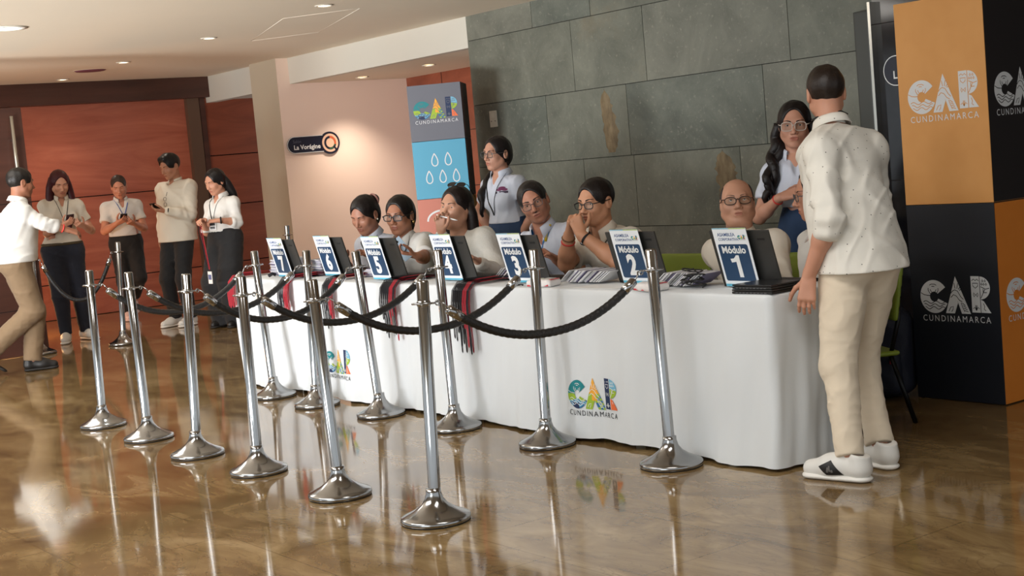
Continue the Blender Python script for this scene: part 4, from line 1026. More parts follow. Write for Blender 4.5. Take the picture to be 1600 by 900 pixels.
def shoe(parent, ank, toe, o):
    """ank: ankle point above the floor; toe direction in plan"""
    d = unit(A3((toe[0], toe[1], toe[2] if len(toe) > 2 else 0))); z = A3((0, 0, 1)); z = unit(z-d*(z@d)); y = np.cross(z, d)
    sole0 = A3(ank)-z*.085*1.0
    M = fr(sole0, np.stack([d, y, z], 1)); sc = o.get('shoe_sc', 1.0); M[:3, :3] *= sc
    Mi = fr(M[:3, 3], M[:3, :3]/sc); h = o.get('hshoe', .006)
    q = lambda *a: A3(a)*sc
    up = Shape().frame(Mi)
    up.cone(q(-.040, 0, .052), q(.085, 0, .052), .040*sc, .042*sc, .0)
    up.cone(q(.07, 0, .046), q(.165, .0, .036), .044*sc, .034*sc, .03)
    up.cone(q(-.038, 0, .050), q(-.036, 0, .09), .039*sc, .042*sc, .02)
    up.cone(q(.02, 0, .075), q(.075, 0, .068), .034*sc, .028*sc, .02)
    up.cone(q(-.022, 0, .085), q(-.012, 0, .16), .030*sc, .034*sc, .005, '-')
    up.plane(tf(Mi, q(0, 0, .020)), -z); up.plane(tf(Mi, q(-.03, 0, .101)), unit(z-d*.25))
    up.frame()
    so = Shape().frame(Mi)
    so.cone(q(-.042, 0, .013), q(.160, 0, .013), .0405*sc, .0435*sc, .0, sq=((0, 0, 1), .36)); so.frame()
    so.plane(tf(Mi, q(0, 0, .0)), -z); so.plane(tf(Mi, q(0, 0, .026)), z)
    u = shape_obj('shoe', up, h, o['shoe_m'], parent, 1)
    shape_obj('sole', so, h, o['sole_m'], u, 1)
    if o.get('laces', True):
        mb = MB()
        for k in range(4):
            x = .055+.022*k; zz = .098-.010*k-.002*k*k
            mb.tube([tf(M, (x, -.024, zz-.012)), tf(M, (x+.004, -.01, zz+.002)), tf(M, (x+.004, .01, zz+.002)), tf(M, (x, .024, zz-.012))], .0035*sc, o.get('lace_m', o['shoe_m']), 6)
        mb.build('laces', u)
    return u, M

SKIN = {}
def skin_mats(rgb, hairrgb, lip=None):
    k = '_%d_%d_%d' % rgb
    lip = lip or (int(rgb[0]*.86), int(rgb[1]*.74), int(rgb[2]*.74))
    st = tuple(int(a*.72+b*.14) for a, b in zip(rgb, hairrgb))
    return [mat('skin'+k, rgb, .5, var=.07, vscale=14, sss=.12), mat('lips'+k+'%d' % lip[0], lip, .42), mat('brow%d_%d_%d' % hairrgb, hairrgb, .8), mat('stubble'+k, st, .6)]

def glasses_part(parent, M, frame_m, w=.052, hgt=.036, r=.0016, name='glasses', z0=.004, x0=.104, tint=None, round_=.5, up=None):
    mb = MB(); ln = MB(); lens = tint or glass_mat('spectacle lens')
    X = lambda x, y, z: Vector(tf(M, (x, y, z)))
    for s in (-1, 1):
        cy = s*.0345; pts = []
        for k in range(24):
            a = 2*PI*k/24; cx, sx = math.cos(a), math.sin(a); e = 1-.5*round_
            px = math.copysign(abs(cx)**e, cx)*w/2; pz = math.copysign(abs(sx)**e, sx)*hgt/2
            pts.append(X(x0-.0035*abs(cy+px)/.035, cy+px, z0-.004+pz))
        mb.tube(pts, r, frame_m, 6, closed=True); ln.poly(pts, lens)
        mb.tube([X(x0-.006, s*(.0345+w/2), z0+.004), X(x0-.012, s*.0725, z0+.005), X(.03, s*.079, z0+.004), X(-.02, s*.083, z0+.006)], r*1.1, frame_m, 6)
    mb.tube([X(x0-.001, -.0345+w/2, z0+.001), X(x0+.002, 0, z0+.004), X(x0-.001, .0345-w/2, z0+.001)], r*1.1, frame_m, 6)
    o = mb.build(name, parent); ln.build('lens', o)
    return o

class Person:
    pass
def make_person(o):
    """o: description of pose and clothes; returns the root Empty and joints"""
    p = Person(); root = empty('person', o['loc'], math.radians(o['rot'])); p.root = root
    tag(root, o['label'], 'person', o.get('group'))
    sc = o.get('scale', 1.0); g = o.get('g', 1.0); fem = o.get('fem', 0); h = o.get('h', .0028); hb = o.get('hb', .009)
    J = {}
    sit = o.get('sit', False); hipz = .50 if sit else .90*sc
    J['pelvis'] = A3(o.get('pelvis', (0, 0, hipz+.04)))
    J['chest'] = A3(o.get('chest', J['pelvis']+A3((.01, 0, .36*sc))))
    J['neckb'] = A3(o.get('neckb', J['chest']+A3((-.005, 0, .165*sc))))
    up = unit(J['neckb']-J['pelvis']); ty = math.radians(o.get('twist', 0)); lat = A3((-math.sin(ty), math.cos(ty), 0)); lat = unit(lat-up*(lat@up))
    lat = unit(lat+up*o.get('tilt', 0))
    sw = o.get('shw', .170*(1-.09*bool(fem)))*sc; sd = -.075*sc
    J['sh_l'] = A3(o.get('sh_l', J['neckb']+lat*sw+up*sd)); J['sh_r'] = A3(o.get('sh_r', J['neckb']-lat*sw+up*sd))
    L1, L2 = o.get('arm', (.285*sc, .255*sc))
    for s in 'lr':
        wr = A3(o['wr_'+s]); J['wr_'+s] = wr
        J['el_'+s] = A3(o['el_'+s]) if 'el_'+s in o else elbow(J['sh_'+s], wr, L1, L2, o.get('pole_'+s, (-.6, (.12 if sit else .5) if s == 'l' else (-.12 if sit else -.5), -.6)))
        # keep the forearm at its length
        d = wr-J['el_'+s]
    hw = o.get('hipw', .085)*sc
    for s, t in (('l', 1), ('r', -1)):
        hp = J['pelvis']+A3((0, t*hw, -.04)); J['hip_'+s] = hp
        if sit:
            J['kn_'+s] = A3(o.get('kn_'+s, (.42, t*.12, .49))); J['an_'+s] = A3(o.get('an_'+s, (.40, t*.12, .085)))
        else:
            J['an_'+s] = A3(o.get('an_'+s, (-.02, t*.09, .085)))
            J['kn_'+s] = A3(o['kn_'+s]) if 'kn_'+s in o else elbow(hp, J['an_'+s], .43*sc, .40*sc, o.get('kpole_'+s, (1, t*.12, 0)))
    hp_ = J['neckb']+A3(o.get('headoff', (.035, 0, .155*sc))) if 'head' not in o else A3(o['head'])
    hsz = o.get('headsize', 1.0)
    HM = fr(hp_, rotm(*o.get('hrot', (0, 0, 0)))); HMs = HM.copy()
    p.J = J; p.HM = HM
    # scale of the head: shrink the frame by scaling coordinates about its centre
    o['neckb'] = J['neckb']
    sm = skin_mats(o['skin'], o.get('brow_rgb', o['hair_rgb']), o.get('lip'))
    pieces = []; own = []
    hd = Shape(); skin_head(hd, HM, o)
    V, Q = hd.mesh(h); V = relax(V, Q, 1, .4)
    if hsz != 1: V = hp_+(V-hp_)*hsz
    pieces.append((V, Q))
    r = .9+.1*g; armr = o.get('armr', 1.0)*(1-.1*bool(fem))
    for s, t in (('l', 1), ('r', -1)):
        a = Shape(); e, w = J['el_'+s], J['wr_'+s]; S0 = J['sh_'+s]
        a.cone(S0, e, .048*r*armr, .040*r*armr, 0); a.cone(e, e+(w-e)*.35, .041*r*armr, .041*r*armr, .02); a.cone(e+(w-e)*.3, w, .041*r*armr, .027*r*armr, .02)
        hx = o.get('hx_'+s, w-e); hz = o.get('hz_'+s, (0, t*.5, 1)); HF = hand_frame(w+unit(hx)*.012, hx, hz); J['hand_'+s] = HF
        hand_prims(a, HF, -t if True else t, o.get('curl_'+s, (22, 30, 18)), o.get('hand', 1.0)*(.92 if fem else 1.0), o.get('thumb_'+s), o.get('splay_'+s, 4), o.get('fingers_'+s))
        V, Q = a.mesh(h*1.15); pieces.append((relax(V, Q, 1, .4), Q))
    b = Shape(); torso_prims(b, J, g, -.012, fem, o.get('belly', 0))
    for s in 'lr':
        b.cone(J['hip_'+s], J['kn_'+s], .074*g, .052*r, .05); b.cone(J['kn_'+s], J['an_'+s], .050*r, .034, .03)
        b.cone(J['an_'+s], J['an_'+s]+A3((0, 0, -.04)), .034, .034, .02)
    b.cone(J['neckb']-up*.05, J['neckb']+up*.01, .06, .056, .05)
    V, Q = b.mesh(hb*1.2); pieces.append((relax(V, Q, 2), Q)); nh = len(pieces[0][1])
    hm = head_mats(HM, o)
    def mf(c):
        r_ = hm(hp_+(c-hp_)/hsz); r_[nh:] = 0; return r_
    p.body = np_obj('body', pieces, sm, root, mf)
    HS = HM.copy(); HS[:3, :3] = HM[:3, :3]*hsz; p.HS = HS
    X = lambda *a: tf(HS, a)
    # eyebrows lie on the head
    from mathutils.bvhtree import BVHTree
    hb_ = BVHTree.FromPolygons([Vector(v) for v in (hp_+(pieces[0][0]-hp_)*hsz if False else pieces[0][0])], [tuple(int(i) for i in f) for f in pieces[0][1]])
    mb = MB(); bt = o.get('brow', 1.0)
    for s in (-1, 1):
        pts = []; rr = []
        for k in range(9):
            t = k/8; yy = s*(.013+.037*t); zz = .0235+.0065*math.sin(min(1, t*1.25)*PI*.62)-.004*max(0, t-.75)*4*.4
            hit = hb_.ray_cast(Vector(X(.2, yy, zz)), Vector(-HM[:3, 0]))[0]
            pts.append(hit if hit else Vector(X(.08, yy, zz))); w_ = .0034*bt*(1-.55*t)*(.75 if k == 0 else 1); rr.append((w_*.5, w_))
        mb.tube(pts, rr, sm[2], 6, flat=tuple(HM[:3, 0]))
    mb.build('eyebrows', root)
    # eyes
    ew = mat('eye white', (214, 206, 198), .25); ei = mat('iris dark', (38, 24, 18), .2)
    if o.get('eyes', 1) > .25 and not o.get('noeyes'):
        for s in (-1, 1):
            mb = MB(); look = A3(o.get('look', (1, 0, 0))); c = A3((.0692, s*.032, .0055)); u = unit(look)
            Rl = np.stack([u, unit(np.cross((0, 0, 1), u)), np.cross(u, unit(np.cross((0, 0, 1), u)))], 1)
            Mx = Matrix([list(HS[i, :3]@Rl)+[X(*c)[i]] for i in range(3)]+[[0, 0, 0, 1]])
            n = 16; rings = [(.0125*math.sin(a), .0125*math.cos(a)) for a in np.linspace(0.001, PI*.6, 10)]
            for i in range(len(rings)-1):
                V = []; F = []
                for rr, xx in rings[i:i+2]:
                    for k in range(n): V.append(Mx @ Vector((xx, rr*math.cos(2*PI*k/n), rr*math.sin(2*PI*k/n))))
                for k in range(n): F.append([k, n+k, n+(k+1) % n, (k+1) % n])
                mb.faces(V, F, ei if rings[i+1][0] < .0068 else ew, True)
            mb.build('eye', root)
    # hair
    hair = o.get('hair'); hmats = mat('hair_%d_%d_%d' % o['hair_rgb'], o['hair_rgb'], o.get('hair_rough', .42), spec=.35, var=.25, vscale=40, bump=.5, bscale=90)
    if hair:
        q = Shape(); th = o.get('hair_t', .008); q.frame(HM)
        q.ell((-.014, 0, .036), (.099+th, .077+th, .084+th*1.1), 0)
        if hair in ('long', 'pony', 'bun'):
            q.ell((-.035, 0, -.01), (.085+th, .079+th*.6, .10), .02)
            fy, fz = o.get('hairline', (.062, .066)); fz += .036; fy += .006
            q.ell((.105, 0, -.030), (.085, fy, fz+.030), .012, '-')
            q.box((.06, 0, -.14), (.10, .12, .075), .01, .01, '-')
            if hair != 'long':
                for s in (-1, 1): q.ell((-.012, s*.095, -.012), (.026, .026, .040), .01, '-')
        else:
            hl = o.get('hairline', (.060, .070)); hl = (hl[0]+.006, hl[1]+.048)
            q.ell((.112, 0, -.030), (.086, hl[0], hl[1]+.030), .010, '-')
            q.box((.075, 0, -.085), (.095, .12, .075), .01, .008, '-')
            for s in (-1, 1): q.ell((-.010, s*.09, -.012), (.030, .028, .042), .008, '-')
            q.box((-.06, 0, -.125), (.12, .12, .065), .02, .01, '-')
            if hair == 'quiff':
                q.cone((.055, -.035, .098), (.060, .030, .100), .026, .028, .03); q.cone((.0, -.03, .112), (.0, .03, .112), .022, .022, .03)
        if hair == 'balding':
            q = Shape().frame(HM); q.ell((-.014, 0, .030), (.100+th, .078+th, .084+th), 0); q.ell((.052, 0, .102), (.120, .064, .080), .008, '-')
            q.box((.120, 0, -.04), (.095, .12, .20), .01, .008, '-'); q.box((.075, 0, -.100), (.105, .12, .085), .01, .008, '-')
            for s in (-1, 1): q.ell((-.010, s*.09, -.012), (.028, .028, .042), .008, '-')
            q.box((-.06, 0, -.125), (.12, .12, .065), .02, .01, '-')
        if o.get('bun'):
            c = o['bun']; q.ell(c, (.036, .036, .034), .008); q.cone((-.07, 0, .03), c, .03, .02, .02)
        q.frame()
        for pts, rad in o.get('locks', ()):
            for i in range(len(pts)-1): q.cone(pts[i], pts[i+1], rad[i], rad[i+1], .025, sq=o.get('locksq'))
        rs = o.get('hair_seed', 3)
        q.warp(lambda x, y, z: .0016*np.sin(95*(x+.6*y)+4*np.sin(z*9+rs))*np.cos(70*y-30*x+2*np.sin(11*z)))
        V, Q = q.mesh(h*1.2); V = relax(V, Q, 1, .4)
        if hsz != 1 and not o.get('locks'): V = hp_+(V-hp_)*hsz
        p.hair = np_obj('hair', [(V, Q)], [hmats], root)
    if o.get('moustache'):
        q = Shape().frame(HM)
        for s in (-1, 1): q.cone((.099, s*.003, -.046), (.088, s*.027, -.055), .0058, .0042, .004)
        q.frame(); V, Q = q.mesh(.0022); np_obj('moustache', [(relax(V, Q, 1), Q)], [hmats], root)
    # top
    inf = o.get('loose', .014); shm = o['shirt_m']
    q = Shape(); R, up, fw = torso_prims(q, J, g, inf, fem, o.get('belly', 0), o.get('hem'))
    sl = o.get('sleeve', 'short')
    for s, t in (('l', 1), ('r', -1)):
        S0, e, w = J['sh_'+s], J['el_'+s], J['wr_'+s]; r0 = .049*r*armr+inf*.75
        if sl == 'short':
            tt = o.get('sleeve_t', .62); m_ = S0+(e-S0)*tt; q.cone(S0, m_, r0, r0*1.08, .035)
            q.ell(m_+unit(e-S0)*.055, (.02, .02, .02), 0, '-') if False else None
        elif sl == 'roll':
            q.cone(S0, e, r0, r0*.95, .035); m_ = e+(w-e)*o.get('sleeve_t', .25); q.cone(e, m_, r0*.92, r0*.88, .02); u = unit(w-e); q.cone(m_-u*.03, m_+u*.008, r0*.94, r0*.94, .006)
        else:
            q.cone(S0, e, r0, r0*.92, .035); q.cone(e, e+(w-e)*.5, r0*.90, r0*.78, .02); u = unit(w-e); q.cone(e+(w-e)*.5, w-u*.015, r0*.78, r0*.56, .02); q.cone(w-u*.05, w-u*.012, r0*.60, r0*.58, .004)
    amp = o.get('crease', .0045); q.warp(folds(o.get('seed', 1), amp, 17, 38))
    for s in 'lr':
        e = J['el_'+s]; u = unit(e-J['sh_'+s]); ph = o.get('seed', 1)
        q.warp(lambda x, y, z, e=e, u=u: .0035*np.exp(-((x-e[0])**2+(y-e[1])**2+(z-e[2])**2)/.018)*np.sin(95*((x-e[0])*u[0]+(y-e[1])*u[1]+(z-e[2])*u[2])+30*x-22*y+ph))
    if sl == 'short':
        for s in 'lr':
            S0, e = J['sh_'+s], J['el_'+s]; m_ = S0+(e-S0)*tt; u = unit(e-S0); r0 = .049*r*armr+inf
            Rb = np.stack([u, unit(np.cross(u, (0.3, .1, 1))), np.cross(u, unit(np.cross(u, (0.3, .1, 1))))], 1)
            q.box(m_+u*.075, (.075, r0*1.35, r0*1.35), .004, 0, '-', R=Rb)
    hem = o.get('hem') or o.get('waist', J['pelvis'][2]+.07)
    hp0 = A3((J['pelvis'][0], J['pelvis'][1], hem)); q.plane(hp0, A3((o.get('hemtilt', 0), 0, -1)))
    nm = J['neckb']; nx = unit(hp_-nm)
    q.cone(nm+up*.012, nm+up*.012+nx*.2, .060, .085, .006, '-')
    if o.get('vneck', 1): q.cone(nm+fw*.075+up*.02, nm+fw*(.125+.02*fem)-up*(.055+.04*o.get('vneck', 1)), .032, .006, .01, '-')
    V, Q = q.mesh(o.get('hs_', .0065)); V = relax(V, Q, 1, .5); p.shirt = np_obj('shirt', [(V, Q)], [shm], root)
    from mathutils.bvhtree import BVHTree
    p.bvh = BVHTree.FromPolygons([Vector(v) for v in V], [tuple(int(i) for i in f) for f in Q])
    p.fw, p.up, p.lat = fw, up, lat
    if o.get('collar', True):
        mb = MB(); nzx = unit(nx*.55+up*.45); xx = fw-nzx*(fw@nzx); xx = unit(xx); CM = fr(nm+up*o.get('cup', .016), np.stack([xx, np.cross(nzx, xx), nzx], 1))
        collar_mesh(mb, CM, o.get('collar_m', shm), o.get('cgap', 26), o.get('cr', .066), o.get('ch', .034), o.get('cspread', .094), o.get('ctip', .040)); mb.build('collar', p.shirt)
    # trousers
    if o.get('trousers', True):
        q = Shape(); ti = o.get('tloose', .010); wz = o.get('twaist', J['pelvis'][2]+.09)
        q.ell(J['pelvis']+A3((0, 0, .03)), (.105*g+ti+.02*fem, .150*g+ti+.015*fem, .14), 0); q.ell(J['pelvis']+A3((-.02, 0, -.02)), (.115*g+ti, .150*g+ti+.01*fem, .10), .04)
        q.cone(J['pelvis']+A3((0, 0, .04)), A3((J['pelvis'][0], J['pelvis'][1], wz+.03)), .138*g+ti+.012*fem, .126*g+ti, .05, sq=((1, 0, 0), .80)); r1, r2, r3 = o.get('leg', (.088, .066, .056))
        for s in 'lr':
            q.cone(J['hip_'+s], J['kn_'+s], r1*g+ti, r2*r+ti, .05); q.cone(J['kn_'+s], J['an_'+s]+A3((0, 0, o.get('cuffz', .0))), r2*r+ti, r3+ti*.6, .03)
        q.warp(folds(o.get('seed', 1)+9, o.get('tcrease', .004)*.8, 15, 58, 1.0))
        q.plane((0, 0, wz), (0, 0, 1))
        for s in 'lr':
            d = unit(J['an_'+s]-J['kn_'+s]); c = J['an_'+s]+A3((0, 0, o.get('cuffz', .0)))
            Rb = np.stack([unit(np.cross((0, 1, 0), d)), np.cross(d, unit(np.cross((0, 1, 0), d))), d], 1); q.box(c+d*.06, (.14, .11, .06), .004, 0, '-', R=Rb)
        p.trousers = shape_obj('trousers', q, o.get('ht', .008), o['trouser_m'], root, 1)
        if o.get('belt_m'):
            mb = MB(); c = J['pelvis']; pts = [(c[0]+(.108*g+ti+.02*fem)*math.cos(a), c[1]+(.152*g+ti+.015*fem)*math.sin(a), wz-.018) for a in np.linspace(0, 2*PI, 40)[:-1]]
            mb.tube(pts, [(.004, .017)]*len(pts), o['belt_m'], 8, closed=True, flat=(0, 0, 1)) if False else mb.tube(pts, .015, o['belt_m'], 8, closed=True); mb.build('belt', p.trousers)
    # shoes
    if o.get('shoe_m'):
        for s in 'lr':
            if o.get('shoe_'+s, True): u, Ms = shoe(root, J['an_'+s], o.get('toe_'+s, (1, .12 if s == 'l' else -.12)), o); setattr(p, 'shoe_'+s, (u, Ms))
    p.o = o; p.sm = sm
    return p

def snap(p, y, z, off=.004):
    hit = p.bvh.ray_cast(Vector((1.2, y, z)), Vector((-1, 0, 0)))[0]
    return Vector((hit.x+off, y, z)) if hit else Vector((.14, y, z))
def lanyard(p, m, zend, y0=0.0, badge=None, w=.009, wide=.055, name='lanyard'):
    """strap round the neck, hanging in a V on the chest"""
    N = p.J['neckb']; mb = MB(); zt = N[2]+.0
    for s in (-1, 1):
        pts = [Vector(N-p.fw*.066+p.up*.028+p.lat*s*.0), Vector(N-p.fw*.045+p.up*.034+p.lat*s*.052), Vector(N+p.fw*.015+p.up*.022+p.lat*s*.074)]
        for k in range(7):
            t = k/6; z = zt-.035+(zend-zt+.035)*t; y = N[1]+(s*wide*(1-t)+y0*t); pts.append(snap(p, y, z))
        mb.tube(pts, [(.0015, w/2)]*len(pts), m, 6)
    o = mb.build(name, p.root)
    if badge:
        q = snap(p, N[1]+y0, zend-.05, .012); bw, bh = .045, .058; b = MB()
        b.box((q.x-.002, q.y-bw, q.z-bh+.03), (q.x+.002, q.y+bw, q.z+bh+.0), badge[0])
        for k, (zz, hh, ww) in enumerate(((.02, .014, .034), (-.01, .006, .03), (-.022, .004, .03))):
            b.box((q.x+.0015, q.y-ww, q.z+zz-hh+.01), (q.x+.003, q.y+ww, q.z+zz+hh+.01), badge[1])
        b.build('badge', o)
    return o

def phone(loc, R, rgb=(25, 25, 30), label='', screen=True, name='smartphone', ring=False, group=None):
    """loc in the world, R 3x3: x across, y along, z out of the screen"""
    mb = MB(); M = Matrix([list(R[i])+[loc[i]] for i in range(3)]+[[0, 0, 0, 1]])
    mb.box((-.037, -.076, -.004), (.037, .076, .004), mat('phone case %d %d %d' % rgb, rgb, .35), M, .0035)
    o = mb.build(name); tag(o, label, 'phone', group)
    s = MB(); s.box((-.034, -.072, .0042), (.034, .072, .0047), mat('phone screen dark', (12, 13, 18), .12), M); s.build('screen', o)
    if ring:
        r = MB(); r.lathe([(.020, -.0045), (.026, -.0045), (.026, -.0085), (.020, -.0085), (.020, -.0045)], mat('phone ring', (38, 44, 56), .4), 28, M=M, cap=False); r.build('ring', o)
        for cx, cy in ((.018, .054), (.018, .034), (-.002, .054)):
            c = MB(); c.lathe([(.0001, -.0075), (.008, -.0075), (.009, -.004)], mat('phone lens', (16, 18, 24), .1), 16, (cx, cy, 0), M); c.build('camera_lens', o)
    return o
# ------------------------------------------------------------------ the people
CL = lambda n, c, b=.35: mat(n, c, .82, var=.03, vscale=6, bump=b, bscale=28, sheen=.08)
F_white = CL('shirt white cotton', (212, 210, 205)); F_cream = CL('shirt cream cotton', (214, 206, 190)); F_blue = CL('polo pale blue white', (206, 212, 226)); F_wm = CL('shirt warm white', (224, 216, 202)); F_knit = mat('knit white', (224, 222, 214), .9, var=.04, vscale=40, bump=.7, bscale=120)
F_jean = CL('jean dark navy', (28, 32, 46)); F_denim = mat('denim blue', (44, 66, 98), .85, var=.22, vscale=14, bump=.3, bscale=300); F_black = CL('trouser black', (22, 22, 24)); F_khaki = CL('trouser khaki', (126, 104, 78)); F_beige = CL('trouser beige', (222, 207, 184))
F_shw = mat('shoe white leather', (228, 226, 220), .45); F_sow = mat('shoe sole white', (236, 233, 226), .5); F_shb = mat('shoe black', (24, 22, 21), .5); F_sob = mat('shoe sole dark', (34, 31, 29), .6); F_pink = mat('shoe pink white', (232, 206, 204), .5)
F_strap = mat('strap black', (16, 16, 18), .7); F_blk = mat('spectacle black', (14, 14, 15), .3); F_clear = mat('spectacle clear', (196, 186, 176), .25); F_grey = mat('spectacle grey', (74, 74, 78), .3)
B1 = mat('badge card', (232, 232, 232), .4); B2 = mat('badge print', (40, 40, 46), .5)
DK = (24, 18, 17)

def wavy(pts, amp=.010, n=26, turns=4.5):
    """a lock of hair with waves: resampled path"""
    P = [Vector(q) for q in pts]; cum = [0]
    for a, c in zip(P[:-1], P[1:]): cum.append(cum[-1]+(c-a).length)
    out = []
    for i in range(n):
        s = cum[-1]*i/(n-1); k = max(j for j in range(len(P)-1) if cum[j] <= s+1e-9); t = (s-cum[k])/max(1e-9, cum[k+1]-cum[k]); q = P[k].lerp(P[k+1], t); f = i/(n-1)
        out.append(q+Vector((math.sin(turns*2*PI*f), math.cos(turns*2*PI*f*.8), 0))*amp*min(1, 3*f))
    return out
def rad(r, n=26): return list(np.interp(np.linspace(0, 1, n), np.linspace(0, 1, len(r)), r))
def place(o):
    """world-space targets -> local"""
    a = math.radians(o['rot']); Fv = A3((math.cos(a), math.sin(a), 0)); Lv = A3((-math.sin(a), math.cos(a), 0)); O = A3((o['loc'][0], o['loc'][1], o['loc'][2] if len(o['loc']) > 2 else 0)); o['loc'] = tuple(O)
    for k, v in o.pop('W', {}).items():
        d = A3(v)-(O if not k.startswith('h') or k == 'head' else 0); o[k] = A3((d@Fv, d@Lv, d[2]))
    if 'face' in o: f = o['face']; o['hrot'] = (f[0]-o['rot'], f[1], f[2])
    if 'head' in o and 'neckb' not in o:
        R = rotm(*(v*.55 for v in o.get('hrot', (0, 0, 0)))); o['neckb'] = A3(o['head'])-R@A3((.030, 0, .158*o.get('headsize', 1.0)))
    P = A3(o.get('pelvis', (0, 0, .53 if o.get('sit') else .90*o.get('scale', 1)+.04))); o['pelvis'] = P
    if 'neckb' in o and 'chest' not in o:
        d = o['neckb']-P; up = unit(d); o['chest'] = P+d*(1-.165*o.get('scale', 1)/np.linalg.norm(d))+A3((.012-.02*up[0], 0, 0))
    return make_person(o)
seated = dict(sit=True, trouser_m=F_jean, shoe_m=F_shb, sole_m=F_sob, laces=False, hshoe=.009, headsize=1.07, ht=.012, group='staff seated behind the desk')

# woman with the bun, looking down at her laptop
p = place(dict(seated, loc=(-8.72, 5.42), rot=-80, label='seated woman with dark hair bun looking down behind the module six laptop', skin=(172, 120, 96), hair_rgb=DK, hair='bun', fem=.85, g=.98, eyes=.2, scale=.95,
    W=dict(head=(-8.66, 5.12, 1.128), wr_l=(-8.42, 5.02, .822), wr_r=(-8.75, 4.98, .822)), face=(-68, 24, -3), shirt_m=F_blue, trouser_m=F_black, bun=(-.098, .035, .060), hairline=(.060, .052), fatf=1.04, cgap=34, ctip=.05, seed=2))
lanyard(p, F_strap, .86, wide=.07)
b = MB(); b.lathe([(.0001, -.006), (.005, -.002), (.006, .003), (.0001, .007)], mat('pearl', (235, 225, 205), .2), 10, tuple(tf(p.HS, (-.006, .087, -.035)))); b.build('earring', p.root)
b = MB(); c = Vector(tf(p.HS, (-.100, .036, .062))); b.tube([c+Vector(p.HS[:3, :3] @ A3((.012*math.cos(a), .036*math.cos(a), .036*math.sin(a)))) for a in np.linspace(0, 2*PI, 20)[:-1]], .007, mat('hair tie pink', (190, 140, 130), .7), 8, closed=True); b.build('hair_tie', p.hair)

# woman with dark glasses holding her phone
p = place(dict(seated, loc=(-8.16, 5.42), rot=-72, label='seated woman with black glasses and low ponytail holding a pale phone', skin=(164, 112, 86), hair_rgb=DK, hair='pony', fem=.85, g=.97, scale=.95,
    W=dict(head=(-8.17, 5.10, 1.116), wr_l=(-7.63, 4.86, .872), el_l=(-7.80, 5.02, .84), wr_r=(-8.20, 4.96, .822), hx_l=(-.30, -.55, .16), hz_l=(.2, -.1, -.9)), face=(-60, 7, -2), shirt_m=F_white, seed=4, hairline=(.060, .056), sleeve='short', sleeve_t=.8,
    curl_l=(35, 45, 30), locks=[([(-.05, -.05, 1.10), (-.10, -.06, 1.02), (-.09, -.05, .92), (-.06, -.06, .84)], [.045, .04, .035, .02])] if False else [], cgap=36, ctip=.055))
glasses_part(p.root, p.HS, F_blk, .056, .036, .0034, round_=.75)
b = MB()
pts = [Vector(tf(p.HS, q)) for q in ((-.085, 0, .01), (-.115, .0, -.03), (-.115, .0, -.09), (-.10, 0, -.15))]; b.tube(pts, [.03, .042, .036, .012], mat('hair_24_18_17', DK), 12); b.build('ponytail', p.hair)
b = MB(); b.tube([Vector(tf(p.HS, (-.004+.010*math.cos(a), .089, -.042+.010*math.sin(a)))) for a in np.linspace(0, 2*PI, 16)[:-1]], .002, mat('earring gold', (216, 180, 110), .25, 1.0), 6, closed=True); b.build('earring', p.root)
lanyard(p, F_strap, .86, wide=.07)
hw_ = Vector((-7.66, 4.775, .925))
ang = math.radians(-33); fx = A3((math.cos(ang), math.sin(ang), .12)); fx = unit(fx); ud = unit(A3((-.45, -.55, 1.0))-fx*(A3((-.45, -.55, 1.0))@fx)); acr = np.cross(ud, -fx)
phone(hw_, np.stack([acr, ud, -fx], 1), (168, 190, 208), 'pale blue phone with a dark ring, held by the woman with black glasses', ring=True)

# woman with glasses pushed up, hand raised by her chin
p = place(dict(seated, loc=(-7.45, 5.40), rot=-74, label='seated woman in white knit top with glasses on her head and hand at her chin', skin=(190, 142, 116), hair_rgb=(30, 21, 19), hair='long', fem=1.1, g=1.16, armr=1.2, scale=.98, belly=.35,
    W=dict(head=(-7.44, 5.06, 1.153), el_r=(-7.43, 4.93, .85), wr_r=(-7.36, 4.88, 1.005), wr_l=(-7.10, 4.96, .822), hx_r=(-.06, .06, 1), hz_r=(-.5, .7, 0)), face=(-72, -2, -5), fatf=1.12, jaw=1.15, shirt_m=F_knit, collar=False, sleeve='long', hairline=(.056, .058), seed=6, eyes=.85,
    fingers_r=((20, 45, 25), (40, 60, 30), (50, 65, 35), (55, 65, 35)), locks=[], vneck=.6))
b = MB(); hm_ = mat('hair_30_21_19', (30, 21, 19))
for s, l in ((1, .30), (-1, .26)):
    pts = [Vector(tf(p.HS, q)) for q in ((-.03, s*.068, .03), (-.045, s*.082, -.04), (-.05, s*.09, -.12), (-.055, s*.098, -l+.03), (-.05, s*.095, -l))]; b.tube(pts, [.030, .036, .038, .034, .014], hm_, 12)
pts = [Vector(tf(p.HS, q)) for q in ((-.075, 0, .02), (-.095, 0, -.06), (-.10, 0, -.16), (-.10, 0, -.30))]; b.tube(pts, [(.05, .07), (.05, .085), (.045, .09), (.02, .07)], hm_, 14, flat=tuple(p.HM[:3, 0])); b.build('loose_hair', p.hair)
up_ = fr(tf(p.HS, (-.055, 0, .070)), p.HS[:3, :3] @ rotm(0, -52, 0)); glasses_part(p.root, up_, F_blk, .054, .036, .0022, tint=mat('dark lens', (20, 18, 22), .1), x0=.085, name='raised_glasses')
hp = p.root.matrix_basis @ Vector(tf(p.J['hand_r'], (.085, .035, -.022)))
b = MB(); b.tube([hp+Vector((-.035, -.03, .02)), hp+Vector((.06, .035, -.018)), hp+Vector((.075, .045, -.023))], [.0045, .0045, .002], mat('pen white', (226, 226, 224), .35), 10); o = b.build('ballpoint_pen'); tag(o, 'white pen held by the seated woman with glasses on her head', 'pen')
